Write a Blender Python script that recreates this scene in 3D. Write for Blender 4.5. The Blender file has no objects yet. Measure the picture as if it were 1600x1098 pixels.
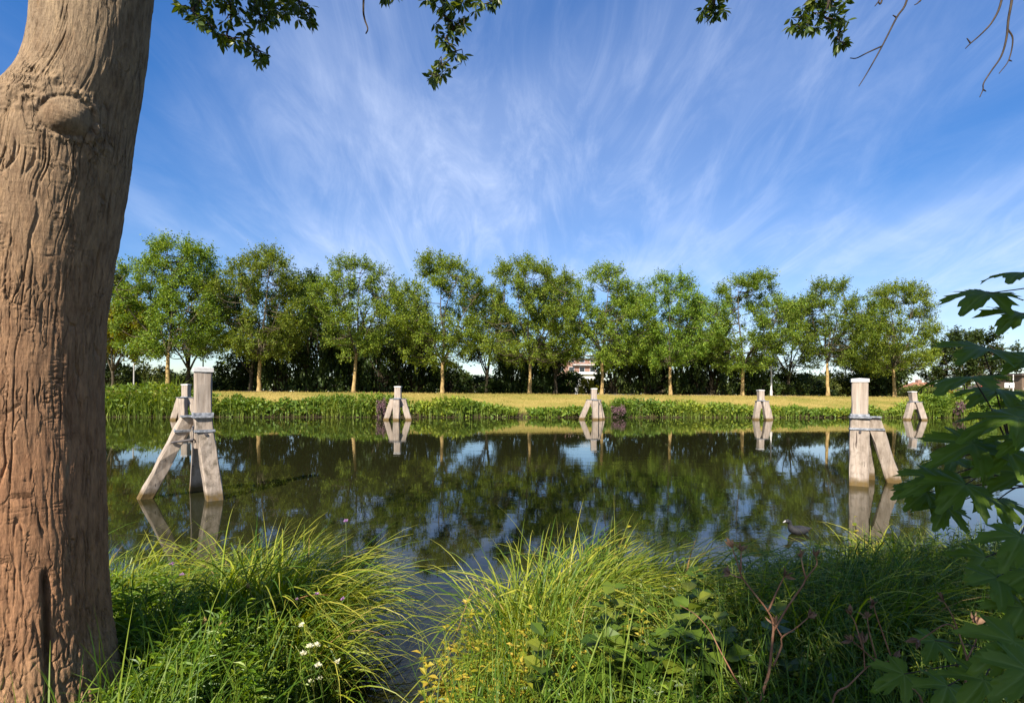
import bpy, math, random
import numpy as np
from mathutils import Vector, Matrix

R = math.radians
rng = np.random.default_rng(7)
random.seed(7)
SC = bpy.context.scene
COL = SC.collection

# ------------------------------------------------------------------ camera
F = 800.0            # focal length in photograph pixels (1600 wide)
EYE = 1.93           # eye height above the water
ROLL = 0.47
cam = bpy.data.cameras.new('camera')
cam.sensor_width = 36.0
cam.lens = 18.0
cam.shift_y = 64.7 / 1600.0
cam.clip_start = 0.05
cam.clip_end = 3000.0
camo = bpy.data.objects.new('camera', cam)
COL.objects.link(camo)
camo.matrix_world = Matrix.Translation((0, 0, EYE)) @ Matrix.Rotation(R(90), 4, 'X') @ Matrix.Rotation(R(ROLL), 4, 'Z')
SC.camera = camo

def hy(px):
    return 607.1 + 0.0082 * px

def at(px, py, d):
    """a photograph pixel at depth d -> world point"""
    return np.array([(px - 800.0) / F * d, d, EYE - (py - hy(px)) / F * d])

# ------------------------------------------------------------------ light
SUN_ELEV = 41.0
SUN_DIR = np.array([0.40, 1.0, -math.tan(R(SUN_ELEV)) * math.hypot(0.40, 1.0)])   # the way light travels
SUN_DIR /= np.linalg.norm(SUN_DIR)
sun = bpy.data.lights.new('sun', 'SUN')
sun.energy = 5.0
sun.angle = R(0.53)
sun.color = (1.0, 0.93, 0.82)
suno = bpy.data.objects.new('sun', sun)
COL.objects.link(suno)
suno.rotation_euler = Vector(SUN_DIR).to_track_quat('-Z', 'Y').to_euler()
suno.location = (0, -20, 30)

world = bpy.data.worlds.new('World')
SC.world = world
world.use_nodes = True
wn = world.node_tree
wn.nodes.clear()

def wnode(t, **kw):
    n = wn.nodes.new(t)
    for k, v in kw.items():
        setattr(n, k, v)
    return n

def wl(a, b):
    wn.links.new(a, b)

sky = wnode('ShaderNodeTexSky', sky_type='NISHITA')
sky.sun_disc = False
sky.sun_elevation = R(SUN_ELEV)
sky.sun_rotation = math.atan2(-SUN_DIR[0], -SUN_DIR[1])
sky.altitude = 0
sky.air_density = 1.0
sky.dust_density = 0.3
sky.ozone_density = 3.0
hsv = wnode('ShaderNodeHueSaturation')
hsv.inputs['Saturation'].default_value = 1.53
hsv.inputs['Hue'].default_value = 0.514
hsv.inputs['Value'].default_value = 1.7
gam = wnode('ShaderNodeGamma')
gam.inputs['Gamma'].default_value = 0.77
wl(sky.outputs[0], gam.inputs['Color'])
wl(gam.outputs[0], hsv.inputs['Color'])
tc = wnode('ShaderNodeTexCoord')
sep = wnode('ShaderNodeSeparateXYZ')
wl(tc.outputs['Generated'], sep.inputs[0])
zc = wnode('ShaderNodeMath', operation='MAXIMUM')
wl(sep.outputs['Z'], zc.inputs[0]); zc.inputs[1].default_value = 0.0
za = wnode('ShaderNodeMath', operation='ADD')
wl(zc.outputs[0], za.inputs[0]); za.inputs[1].default_value = 0.32
dx = wnode('ShaderNodeMath', operation='DIVIDE'); wl(sep.outputs['X'], dx.inputs[0]); wl(za.outputs[0], dx.inputs[1])
dy = wnode('ShaderNodeMath', operation='DIVIDE'); wl(sep.outputs['Y'], dy.inputs[0]); wl(za.outputs[0], dy.inputs[1])
cmb = wnode('ShaderNodeCombineXYZ'); wl(dx.outputs[0], cmb.inputs[0]); wl(dy.outputs[0], cmb.inputs[1])

def cloud_noise(rot, scale, loc, nscale, detail, rough, dist, lo, hi):
    m = wnode('ShaderNodeMapping')
    m.inputs['Rotation'].default_value = (0, 0, R(rot))
    m.inputs['Scale'].default_value = (scale[0], scale[1], 1)
    m.inputs['Location'].default_value = loc
    wl(cmb.outputs[0], m.inputs['Vector'])
    n = wnode('ShaderNodeTexNoise')
    n.inputs['Scale'].default_value = nscale
    n.inputs['Detail'].default_value = detail
    n.inputs['Roughness'].default_value = rough
    n.inputs['Distortion'].default_value = dist
    wl(m.outputs[0], n.inputs['Vector'])
    mr = wnode('ShaderNodeMapRange')
    mr.interpolation_type = 'SMOOTHSTEP'
    mr.inputs['From Min'].default_value = lo
    mr.inputs['From Max'].default_value = hi
    wl(n.outputs['Fac'], mr.inputs['Value'])
    return mr.outputs[0]

streak = cloud_noise(18, (1.0, 0.55), (15.2, 8.8, 0), 1.25, 8, 0.58, 1.6, 0.45, 0.84)
fibre = cloud_noise(-10, (1.5, 0.42), (7.7, 2.9, 0), 4.0, 8, 0.66, 1.8, 0.36, 0.84)
veil = cloud_noise(30, (0.9, 0.8), (14.2, 3.1, 0), 0.8, 4, 0.5, 0.6, 0.41, 0.72)

def wmath(op, a, b):
    n = wnode('ShaderNodeMath', operation=op)
    for i, x in enumerate((a, b)):
        if isinstance(x, (int, float)):
            n.inputs[i].default_value = x
        else:
            wl(x, n.inputs[i])
    return n.outputs[0]

c1 = wmath('MULTIPLY', wmath('ADD', wmath('MULTIPLY', streak, 0.75), wmath('MULTIPLY', fibre, 0.45)), wmath('ADD', veil, 0.14))
c2 = wmath('MINIMUM', wmath('ADD', wmath('MULTIPLY', c1, 0.62), wmath('MULTIPLY', veil, 0.26)), 0.85)
mixc = wnode('ShaderNodeMix', data_type='RGBA')
wl(c2, mixc.inputs['Factor'])
wl(hsv.outputs[0], mixc.inputs['A'])
mixc.inputs['B'].default_value = (6.8, 7.6, 9.4, 1)
bg = wnode('ShaderNodeBackground')
bg.inputs['Strength'].default_value = 0.070
wl(mixc.outputs['Result'], bg.inputs['Color'])
wo = wnode('ShaderNodeOutputWorld')
wl(bg.outputs[0], wo.inputs['Surface'])

SC.view_settings.view_transform = 'Standard'
SC.view_settings.look = 'None'
SC.view_settings.exposure = 1.04
SC.view_settings.gamma = 1.0
SC.cycles.max_bounces = 8
SC.cycles.diffuse_bounces = 3
SC.cycles.glossy_bounces = 3
SC.cycles.transmission_bounces = 4
SC.cycles.sample_clamp_indirect = 6

# ------------------------------------------------------------------ mesh helpers
class MB:
    def __init__(self):
        self.v = []; self.f = []; self.t = []; self.n = 0
    def add(self, v, f, t=None):
        v = np.asarray(v, float).reshape(-1, 3)
        if isinstance(f, (list, tuple)) and len(f) and not np.isscalar(f[0]) and isinstance(f, list) and len({len(q) for q in f}) > 1:
            groups = {}
            for q in f:
                groups.setdefault(len(q), []).append(q)
            fl = [np.asarray(g, int) for g in groups.values()]
        else:
            fl = [np.asarray(f, int)]
        for g in fl:
            self.f.append(g + self.n)
        self.v.append(v)
        self.t.append(np.zeros(len(v)) if t is None else np.asarray(t, float).reshape(-1))
        self.n += len(v)
        return self
    def build(self, name, mat, parent=None, smooth=False, loc=None):
        me = bpy.data.meshes.new(name)
        v = np.concatenate(self.v) if self.v else np.zeros((0, 3))
        me.vertices.add(len(v))
        me.vertices.foreach_set('co', v.astype(np.float32).ravel())
        li = np.concatenate([g.ravel() for g in self.f]).astype(np.int32)
        tot = np.concatenate([np.full(len(g), g.shape[1]) for g in self.f]).astype(np.int32)
        st = np.concatenate([[0], np.cumsum(tot)[:-1]]).astype(np.int32)
        me.loops.add(len(li))
        me.loops.foreach_set('vertex_index', li)
        me.polygons.add(len(tot))
        me.polygons.foreach_set('loop_start', st)
        me.polygons.foreach_set('use_smooth', np.full(len(tot), bool(smooth)))
        a = me.attributes.new('t', 'FLOAT', 'POINT')
        a.data.foreach_set('value', np.concatenate(self.t).astype(np.float32))
        me.update(calc_edges=True)
        me.validate()
        me.materials.append(mat)
        o = bpy.data.objects.new(name, me)
        COL.objects.link(o)
        if parent is not None:
            o.parent = parent
        if loc is not None:
            o.location = loc
        return o

def tag(o, label=None, cat=None, group=None, kind=None):
    if label: o['label'] = label
    if cat: o['category'] = cat
    if group: o['group'] = group
    if kind: o['kind'] = kind
    return o

def thing(name, label, cat, loc=(0, 0, 0), group=None, rz=0.0):
    o = bpy.data.objects.new(name, None)
    o.empty_display_size = 0.2
    COL.objects.link(o)
    o.location = loc
    o.rotation_euler = (0, 0, rz)
    return tag(o, label, cat, group)

def copy_tree(o, parent=None):
    c = o.copy()
    COL.objects.link(c)
    c.parent = parent
    for ch in list(o.children):
        copy_tree(ch, c)
    return c

def unit(a):
    a = np.asarray(a, float)
    return a / np.maximum(np.linalg.norm(a, axis=-1, keepdims=True), 1e-9)

def tube(mb, pts, rad, sides=6, t=0.0, cap=True):
    pts = np.asarray(pts, float); rad = np.asarray(rad, float)
    n = len(pts)
    d = np.gradient(pts, axis=0)
    d = unit(d)
    ref = np.where(np.abs(d[:, 2:3]) > 0.9, np.array([[1.0, 0, 0]]), np.array([[0, 0, 1.0]]))
    # keep one reference to avoid twisting
    r0 = ref[0] if np.abs(d @ ref[0]).max() < 0.97 else unit(np.array([0.31, 0.77, 0.55]))
    a = unit(np.cross(d, r0)); b = np.cross(d, a)
    ang = np.linspace(0, 2 * np.pi, sides, endpoint=False)
    ring = pts[:, None, :] + rad[:, None, None] * (np.cos(ang)[None, :, None] * a[:, None, :] + np.sin(ang)[None, :, None] * b[:, None, :])
    i = np.arange(n - 1)[:, None]; j = np.arange(sides)[None, :]
    j2 = (j + 1) % sides
    f = np.stack([i * sides + j, i * sides + j2, (i + 1) * sides + j2, (i + 1) * sides + j], -1).reshape(-1, 4)
    mb.add(ring.reshape(-1, 3), f, np.full(n * sides, t))
    if cap:
        base = mb.n - n * sides
        mb.f.append(np.array([[base + (n - 1) * sides + k for k in range(sides)]]))
        mb.f.append(np.array([[base + k for k in range(sides)][::-1]]))

def curve_pts(p, n=8):
    """Catmull-Rom through points"""
    p = np.asarray(p, float)
    if len(p) == 2:
        return np.linspace(p[0], p[1], n)
    q = np.vstack([2 * p[0] - p[1], p, 2 * p[-1] - p[-2]])
    out = []
    for i in range(1, len(q) - 2):
        for s in np.linspace(0, 1, n, endpoint=False):
            a, b, c, d = q[i - 1], q[i], q[i + 1], q[i + 2]
            out.append(0.5 * (2 * b + (c - a) * s + (2 * a - 5 * b + 4 * c - d) * s * s + (3 * b - a - 3 * c + d) * s ** 3))
    out.append(p[-1])
    return np.array(out)

def instance(mb, tv, tf, pos, fr, scale, tt=None):
    """place a template (tv, tf) at pos with frames fr (rows are the axes)"""
    tv = np.asarray(tv, float); tf = np.asarray(tf, int)
    n = len(pos); k = len(tv)
    s = np.asarray(scale, float)
    if s.ndim == 1: s = s[:, None]
    loc = tv[None] * s[:, None, :] if s.shape[1] == 3 else tv[None] * s[:, :, None]
    v = pos[:, None, :] + np.einsum('nki,nij->nkj', loc, fr)
    f = (tf[None] + (np.arange(n) * k)[:, None, None]).reshape(-1, tf.shape[1])
    mb.add(v.reshape(-1, 3), f, None if tt is None else np.repeat(tt, k))

def frames(ydir, nrm):
    y = unit(ydir)
    x = unit(np.cross(y, nrm))
    z = np.cross(x, y)
    return np.stack([x, y, z], 1)

def rdir(n, g=rng):
    return unit(g.normal(size=(n, 3)))

KITE_V = np.array([[0, 0, 0], [0.5, 0.45, 0.08], [0, 1, 0], [-0.5, 0.45, 0.08]])
KITE_F = np.array([[0, 1, 2, 3]])
# pointed leaf folded along its rib
LEAF_V = np.array([[0, 0, 0], [0.38, 0.28, .10], [0.46, 0.55, .12], [0, 1, -0.08], [-0.46, 0.55, .12], [-0.38, 0.28, .10], [0, .42, 0]])
LEAF_F = np.array([[0, 1, 2, 6], [6, 2, 3, 3], [0, 6, 4, 5], [6, 3, 4, 4]])
LEAF_T = np.array([[0, 1, 6], [1, 2, 6], [2, 3, 6], [3, 4, 6], [4, 5, 6], [5, 0, 6]])

# numpy gradient noise ------------------------------------------------------
_perm = np.random.default_rng(3).permutation(256)
_perm = np.concatenate([_perm, _perm, _perm])
_grad = unit(np.random.default_rng(4).normal(size=(256, 3)))
def noise3(p):
    p = np.asarray(p, float)
    i = np.floor(p).astype(int); f = p - i
    i &= 255
    u = f * f * f * (f * (f * 6 - 15) + 10)
    def g(ox, oy, oz):
        h = _perm[_perm[_perm[(i[..., 0] + ox) & 255] + ((i[..., 1] + oy) & 255)] + ((i[..., 2] + oz) & 255)]
        return (_grad[h] * (f - np.array([ox, oy, oz]))).sum(-1)
    l = lambda a, b, w: a + (b - a) * w
    x0 = l(g(0, 0, 0), g(1, 0, 0), u[..., 0]); x1 = l(g(0, 1, 0), g(1, 1, 0), u[..., 0])
    x2 = l(g(0, 0, 1), g(1, 0, 1), u[..., 0]); x3 = l(g(0, 1, 1), g(1, 1, 1), u[..., 0])
    return l(l(x0, x1, u[..., 1]), l(x2, x3, u[..., 1]), u[..., 2]) * 1.6
def fbm(p, o=4):
    s = 0; a = 1.0
    for k in range(o):
        s = s + a * noise3(np.asarray(p) * 2 ** k + 17.3 * k); a *= 0.5
    return s
def sstep(a, b, x):
    t = np.clip((x - a) / (b - a), 0, 1)
    return t * t * (3 - 2 * t)

# ------------------------------------------------------------------ materials
def mat(name):
    m = bpy.data.materials.new(name)
    m.use_nodes = True
    nt = m.node_tree
    nt.nodes.clear()
    out = nt.nodes.new('ShaderNodeOutputMaterial')
    return m, nt, out

def nn(nt, t, **kw):
    n = nt.nodes.new(t)
    for k, v in kw.items():
        setattr(n, k, v)
    return n

def ramp(nt, src, stops):
    r = nn(nt, 'ShaderNodeValToRGB')
    e = r.color_ramp.elements
    while len(e) < len(stops):
        e.new(0.5)
    for i, (p, c) in enumerate(stops):
        e[i].position = p
        e[i].color = (c[0], c[1], c[2], 1)
    nt.links.new(src, r.inputs[0])
    return r.outputs[0]

def leaf_mat(name, stops, transl=0.35, rough=0.5, spec=0.3, tip=None, vary=0.0, world_scale=0.0):
    """foliage: per-leaf colour, some light passing through"""
    m, nt, out = mat(name)
    L = nt.links.new
    geo = nn(nt, 'ShaderNodeNewGeometry')
    src = geo.outputs['Random Per Island']
    if world_scale:
        tcn = nn(nt, 'ShaderNodeTexCoord')
        no = nn(nt, 'ShaderNodeTexNoise')
        no.inputs['Scale'].default_value = world_scale
        no.inputs['Detail'].default_value = 2
        L(tcn.outputs['Object'], no.inputs['Vector'])
        a = nn(nt, 'ShaderNodeMath', operation='MULTIPLY'); L(src, a.inputs[0]); a.inputs[1].default_value = 0.55
        b = nn(nt, 'ShaderNodeMath', operation='MULTIPLY_ADD'); L(no.outputs['Fac'], b.inputs[0]); b.inputs[1].default_value = 1.5; b.inputs[2].default_value = -0.53
        c = nn(nt, 'ShaderNodeMath', operation='ADD', use_clamp=True); L(a.outputs[0], c.inputs[0]); L(b.outputs[0], c.inputs[1])
        src = c.outputs[0]
    col = ramp(nt, src, stops)
    if vary:
        oi = nn(nt, 'ShaderNodeObjectInfo')
        h = nn(nt, 'ShaderNodeHueSaturation')
        mr = nn(nt, 'ShaderNodeMapRange')
        mr.inputs['To Min'].default_value = 0.5 - 0.012 * vary; mr.inputs['To Max'].default_value = 0.5 + 0.014 * vary
        L(oi.outputs['Random'], mr.inputs['Value'])
        L(mr.outputs[0], h.inputs['Hue'])
        mv = nn(nt, 'ShaderNodeMapRange')
        mv.inputs['To Min'].default_value = 1 - 0.22 * vary; mv.inputs['To Max'].default_value = 1 + 0.22 * vary
        ml = nn(nt, 'ShaderNodeMath', operation='FRACT'); mm = nn(nt, 'ShaderNodeMath', operation='MULTIPLY')
        L(oi.outputs['Random'], mm.inputs[0]); mm.inputs[1].default_value = 7.31; L(mm.outputs[0], ml.inputs[0])
        L(ml.outputs[0], mv.inputs['Value'])
        L(mv.outputs[0], h.inputs['Value'])
        L(col, h.inputs['Color'])
        col = h.outputs[0]
    if tip is not None:
        at_ = nn(nt, 'ShaderNodeAttribute', attribute_name='t')
        pw = nn(nt, 'ShaderNodeMath', operation='POWER'); L(at_.outputs['Fac'], pw.inputs[0]); pw.inputs[1].default_value = 2.5
        mx = nn(nt, 'ShaderNodeMix', data_type='RGBA')
        L(pw.outputs[0], mx.inputs['Factor']); L(col, mx.inputs['A']); mx.inputs['B'].default_value = (*tip, 1)
        col = mx.outputs['Result']
    p = nn(nt, 'ShaderNodeBsdfPrincipled')
    L(col, p.inputs['Base Color'])
    p.inputs['Roughness'].default_value = rough
    p.inputs['Specular IOR Level'].default_value = spec
    tr = nn(nt, 'ShaderNodeBsdfTranslucent')
    hs = nn(nt, 'ShaderNodeHueSaturation')
    hs.inputs['Hue'].default_value = 0.485; hs.inputs['Saturation'].default_value = 1.15; hs.inputs['Value'].default_value = 1.5
    L(col, hs.inputs['Color']); L(hs.outputs[0], tr.inputs['Color'])
    mix = nn(nt, 'ShaderNodeMixShader')
    mix.inputs[0].default_value = transl
    L(p.outputs[0], mix.inputs[1]); L(tr.outputs[0], mix.inputs[2])
    L(mix.outputs[0], out.inputs['Surface'])
    return m

def noisy_mat(name, stops, scale=(1, 1, 1), nscale=8.0, detail=6, rough=0.85, spec=0.2, bump=0.3, bdist=0.01, coord='Object', bscale=None):
    m, nt, out = mat(name)
    L = nt.links.new
    tcn = nn(nt, 'ShaderNodeTexCoord')
    mp = nn(nt, 'ShaderNodeMapping')
    mp.inputs['Scale'].default_value = scale
    L(tcn.outputs[coord], mp.inputs['Vector'])
    no = nn(nt, 'ShaderNodeTexNoise')
    no.inputs['Scale'].default_value = nscale; no.inputs['Detail'].default_value = detail; no.inputs['Roughness'].default_value = 0.6
    L(mp.outputs[0], no.inputs['Vector'])
    mr = nn(nt, 'ShaderNodeMapRange'); mr.inputs['From Min'].default_value = 0.28; mr.inputs['From Max'].default_value = 0.72
    L(no.outputs['Fac'], mr.inputs['Value'])
    col = ramp(nt, mr.outputs[0], stops)
    p = nn(nt, 'ShaderNodeBsdfPrincipled')
    L(col, p.inputs['Base Color'])
    p.inputs['Roughness'].default_value = rough
    p.inputs['Specular IOR Level'].default_value = spec
    if bump:
        no2 = no
        if bscale:
            no2 = nn(nt, 'ShaderNodeTexNoise'); no2.inputs['Scale'].default_value = bscale; no2.inputs['Detail'].default_value = 6
            L(mp.outputs[0], no2.inputs['Vector'])
        b = nn(nt, 'ShaderNodeBump'); b.inputs['Strength'].default_value = bump; b.inputs['Distance'].default_value = bdist
        L(no2.outputs['Fac'], b.inputs['Height']); L(b.outputs[0], p.inputs['Normal'])
    L(p.outputs[0], out.inputs['Surface'])
    return m

M = {}
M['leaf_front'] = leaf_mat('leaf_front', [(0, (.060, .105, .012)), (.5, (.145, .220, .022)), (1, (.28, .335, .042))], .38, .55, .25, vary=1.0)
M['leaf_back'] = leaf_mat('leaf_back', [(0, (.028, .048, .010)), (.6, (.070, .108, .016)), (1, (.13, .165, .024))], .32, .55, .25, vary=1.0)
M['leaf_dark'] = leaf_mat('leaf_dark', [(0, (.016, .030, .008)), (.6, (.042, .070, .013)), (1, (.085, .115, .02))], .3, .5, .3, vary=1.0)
M['leaf_yellow'] = leaf_mat('leaf_yellow', [(0, (.12, .13, .012)), (.6, (.24, .23, .02)), (1, (.38, .33, .03))], .35, .55, .25)
M['leaf_olive'] = leaf_mat('leaf_olive', [(0, (.045, .065, .012)), (.6, (.09, .115, .02)), (1, (.15, .165, .035))], .25, .55, .25, vary=1.0)
M['leaf_purple'] = leaf_mat('leaf_purple', [(0, (.06, .06, .03)), (.5, (.15, .08, .09)), (1, (.26, .15, .17))], .2, .6, .2)
M['reed'] = leaf_mat('reed', [(0, (.06, .11, .016)), (.5, (.15, .215, .028)), (1, (.31, .34, .055))], .3, .5, .3, world_scale=0.16)
M['bank_leaf'] = leaf_mat('bank_leaf', [(0, (.05, .10, .012)), (.5, (.13, .205, .022)), (1, (.31, .34, .034))], .3, .5, .3, world_scale=0.25)
M['bark_far'] = noisy_mat('bark_far', [(0, (.10, .075, .035)), (.45, (.33, .22, .085)), (1, (.46, .33, .15))], (1, 1, .45), 5, 5, bump=.6, bdist=.03)
M['bark_dark'] = noisy_mat('bark_dark', [(0, (.03, .024, .016)), (1, (.11, .085, .055))], (1, 1, .3), 6, 5, bump=.5, bdist=.03)
M['branch'] = noisy_mat('branch', [(0, (.035, .030, .020)), (1, (.13, .105, .06))], (1, 1, .4), 6, 4, bump=0)
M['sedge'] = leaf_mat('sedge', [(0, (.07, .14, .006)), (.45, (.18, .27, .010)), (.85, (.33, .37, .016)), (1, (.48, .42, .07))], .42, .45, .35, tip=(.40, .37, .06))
M['sedge_dark'] = leaf_mat('sedge_dark', [(0, (.035, .085, .008)), (.5, (.085, .155, .012)), (1, (.19, .24, .025))], .32, .5, .25)  # darker sedge and grass; puts shade into the colour of shadowed tussocks
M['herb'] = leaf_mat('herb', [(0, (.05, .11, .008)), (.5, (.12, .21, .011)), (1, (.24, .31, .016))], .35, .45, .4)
M['herb_dark'] = leaf_mat('herb_dark', [(0, (.035, .070, .008)), (.6, (.085, .135, .012)), (1, (.17, .19, .02))], .3, .45, .4)  # darker copy of herb, with the bank's shade put into the colour
M['herb_yellow'] = leaf_mat('herb_yellow', [(0, (.16, .20, .015)), (.5, (.36, .31, .025)), (1, (.50, .34, .05))], .38, .5, .3)
M['maple'] = leaf_mat('maple', [(0, (.075, .135, .012)), (1, (.135, .21, .020))], .42, .5, .35, tip=(.17, .24, .05))
M['spray_leaf'] = leaf_mat('spray_leaf', [(0, (.045, .078, .012)), (.7, (.10, .145, .022)), (1, (.18, .205, .032))], .40, .36, .45)
M['twig'] = noisy_mat('twig', [(0, (.025, .019, .014)), (1, (.075, .056, .040))], (1, 1, 1), 14, 4, bump=.3, bdist=.004)
M['stem_green'] = noisy_mat('stem_green', [(0, (.07, .11, .02)), (1, (.16, .19, .04))], nscale=9, bump=0)
M['stem_red'] = noisy_mat('stem_red', [(0, (.16, .065, .035)), (.6, (.30, .15, .085)), (1, (.40, .26, .16))], nscale=20, bump=.2, bdist=.002)
M['straw'] = leaf_mat('straw', [(0, (.22, .12, .04)), (.6, (.34, .22, .08)), (1, (.44, .33, .14))], .25, .6, .2)
M['umbel'] = leaf_mat('umbel', [(0, (.14, .075, .045)), (1, (.30, .18, .11))], .15, .7, .2)
M['petal_white'] = leaf_mat('petal_white', [(0, (.70, .68, .45)), (1, (.82, .80, .66))], .3, .6, .2)
M['petal_pink'] = leaf_mat('petal_pink', [(0, (.35, .18, .40)), (1, (.60, .38, .58))], .3, .6, .2)

def water_mat():
    m, nt, out = mat('canal_water')
    L = nt.links.new
    tcn = nn(nt, 'ShaderNodeTexCoord')
    p = nn(nt, 'ShaderNodeBsdfPrincipled')
    p.inputs['Base Color'].default_value = (.016, .0165, .0055, 1)
    p.inputs['Roughness'].default_value = 0.025
    p.inputs['IOR'].default_value = 1.333
    p.inputs['Specular IOR Level'].default_value = 0.5
    def nz(scale, s, d):
        mp = nn(nt, 'ShaderNodeMapping'); mp.inputs['Scale'].default_value = scale
        L(tcn.outputs['Object'], mp.inputs['Vector'])
        n = nn(nt, 'ShaderNodeTexNoise'); n.inputs['Scale'].default_value = s; n.inputs['Detail'].default_value = d
        L(mp.outputs[0], n.inputs['Vector'])
        return n.outputs['Fac']
    a = nz((.55, 1.4, 1), 1.3, 3)
    b = nz((1, 1.6, 1), 6.0, 2)
    patch = nz((.5, 1, 1), 0.10, 2)
    mr = nn(nt, 'ShaderNodeMapRange'); mr.inputs['From Min'].default_value = .42; mr.inputs['From Max'].default_value = .62
    mr.inputs['To Min'].default_value = 0.15; mr.inputs['To Max'].default_value = 1.0
    L(patch, mr.inputs['Value'])
    s = nn(nt, 'ShaderNodeMath', operation='MULTIPLY_ADD'); L(b, s.inputs[0]); s.inputs[1].default_value = 0.16; L(a, s.inputs[2])
    bp = nn(nt, 'ShaderNodeBump'); bp.inputs['Distance'].default_value = 0.011
    st = nn(nt, 'ShaderNodeMath', operation='MULTIPLY'); L(mr.outputs[0], st.inputs[0]); st.inputs[1].default_value = 0.32
    L(st.outputs[0], bp.inputs['Strength']); L(s.outputs[0], bp.inputs['Height'])
    L(bp.outputs[0], p.inputs['Normal'])
    L(p.outputs[0], out.inputs['Surface'])
    return m
M['water'] = water_mat()

def ground_mat():
    m, nt, out = mat('ground_earth_and_mown_grass')
    L = nt.links.new
    tcn = nn(nt, 'ShaderNodeTexCoord')
    def nz(scale, s, d):
        mp = nn(nt, 'ShaderNodeMapping'); mp.inputs['Scale'].default_value = scale
        L(tcn.outputs['Object'], mp.inputs['Vector'])
        n = nn(nt, 'ShaderNodeTexNoise'); n.inputs['Scale'].default_value = s; n.inputs['Detail'].default_value = d; n.inputs['Roughness'].default_value = .65
        L(mp.outputs[0], n.inputs['Vector'])
        return n.outputs['Fac']
    n1 = nz((.35, 1, 1), 0.45, 6)
    n2 = nz((1, 1, 1), 7, 6)
    mx = nn(nt, 'ShaderNodeMath', operation='MULTIPLY_ADD'); L(n2, mx.inputs[0]); mx.inputs[1].default_value = .4
    sc_ = nn(nt, 'ShaderNodeMath', operation='MULTIPLY'); L(n1, sc_.inputs[0]); sc_.inputs[1].default_value = .6
    L(sc_.outputs[0], mx.inputs[2])
    dry = ramp(nt, mx.outputs[0], [(.30, (.09, .13, .018)), (.46, (.20, .18, .040)), (.56, (.30, .225, .065)), (.72, (.40, .30, .10))])
    soil = ramp(nt, n2, [(.3, (.018, .014, .008)), (.7, (.060, .045, .022))])
    att = nn(nt, 'ShaderNodeAttribute', attribute_name='t')
    mix = nn(nt, 'ShaderNodeMix', data_type='RGBA')
    L(att.outputs['Fac'], mix.inputs['Factor']); L(soil, mix.inputs['A']); L(dry, mix.inputs['B'])
    p = nn(nt, 'ShaderNodeBsdfPrincipled'); p.inputs['Roughness'].default_value = .95; p.inputs['Specular IOR Level'].default_value = .1
    L(mix.outputs['Result'], p.inputs['Base Color'])
    b = nn(nt, 'ShaderNodeBump'); b.inputs['Strength'].default_value = .8; b.inputs['Distance'].default_value = .05
    L(n2, b.inputs['Height']); L(b.outputs[0], p.inputs['Normal'])
    L(p.outputs[0], out.inputs['Surface'])
    return m
M['ground'] = ground_mat()
M['path'] = noisy_mat('path', [(0, (.30, .26, .20)), (1, (.46, .41, .33))], nscale=3, bump=.2)

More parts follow.
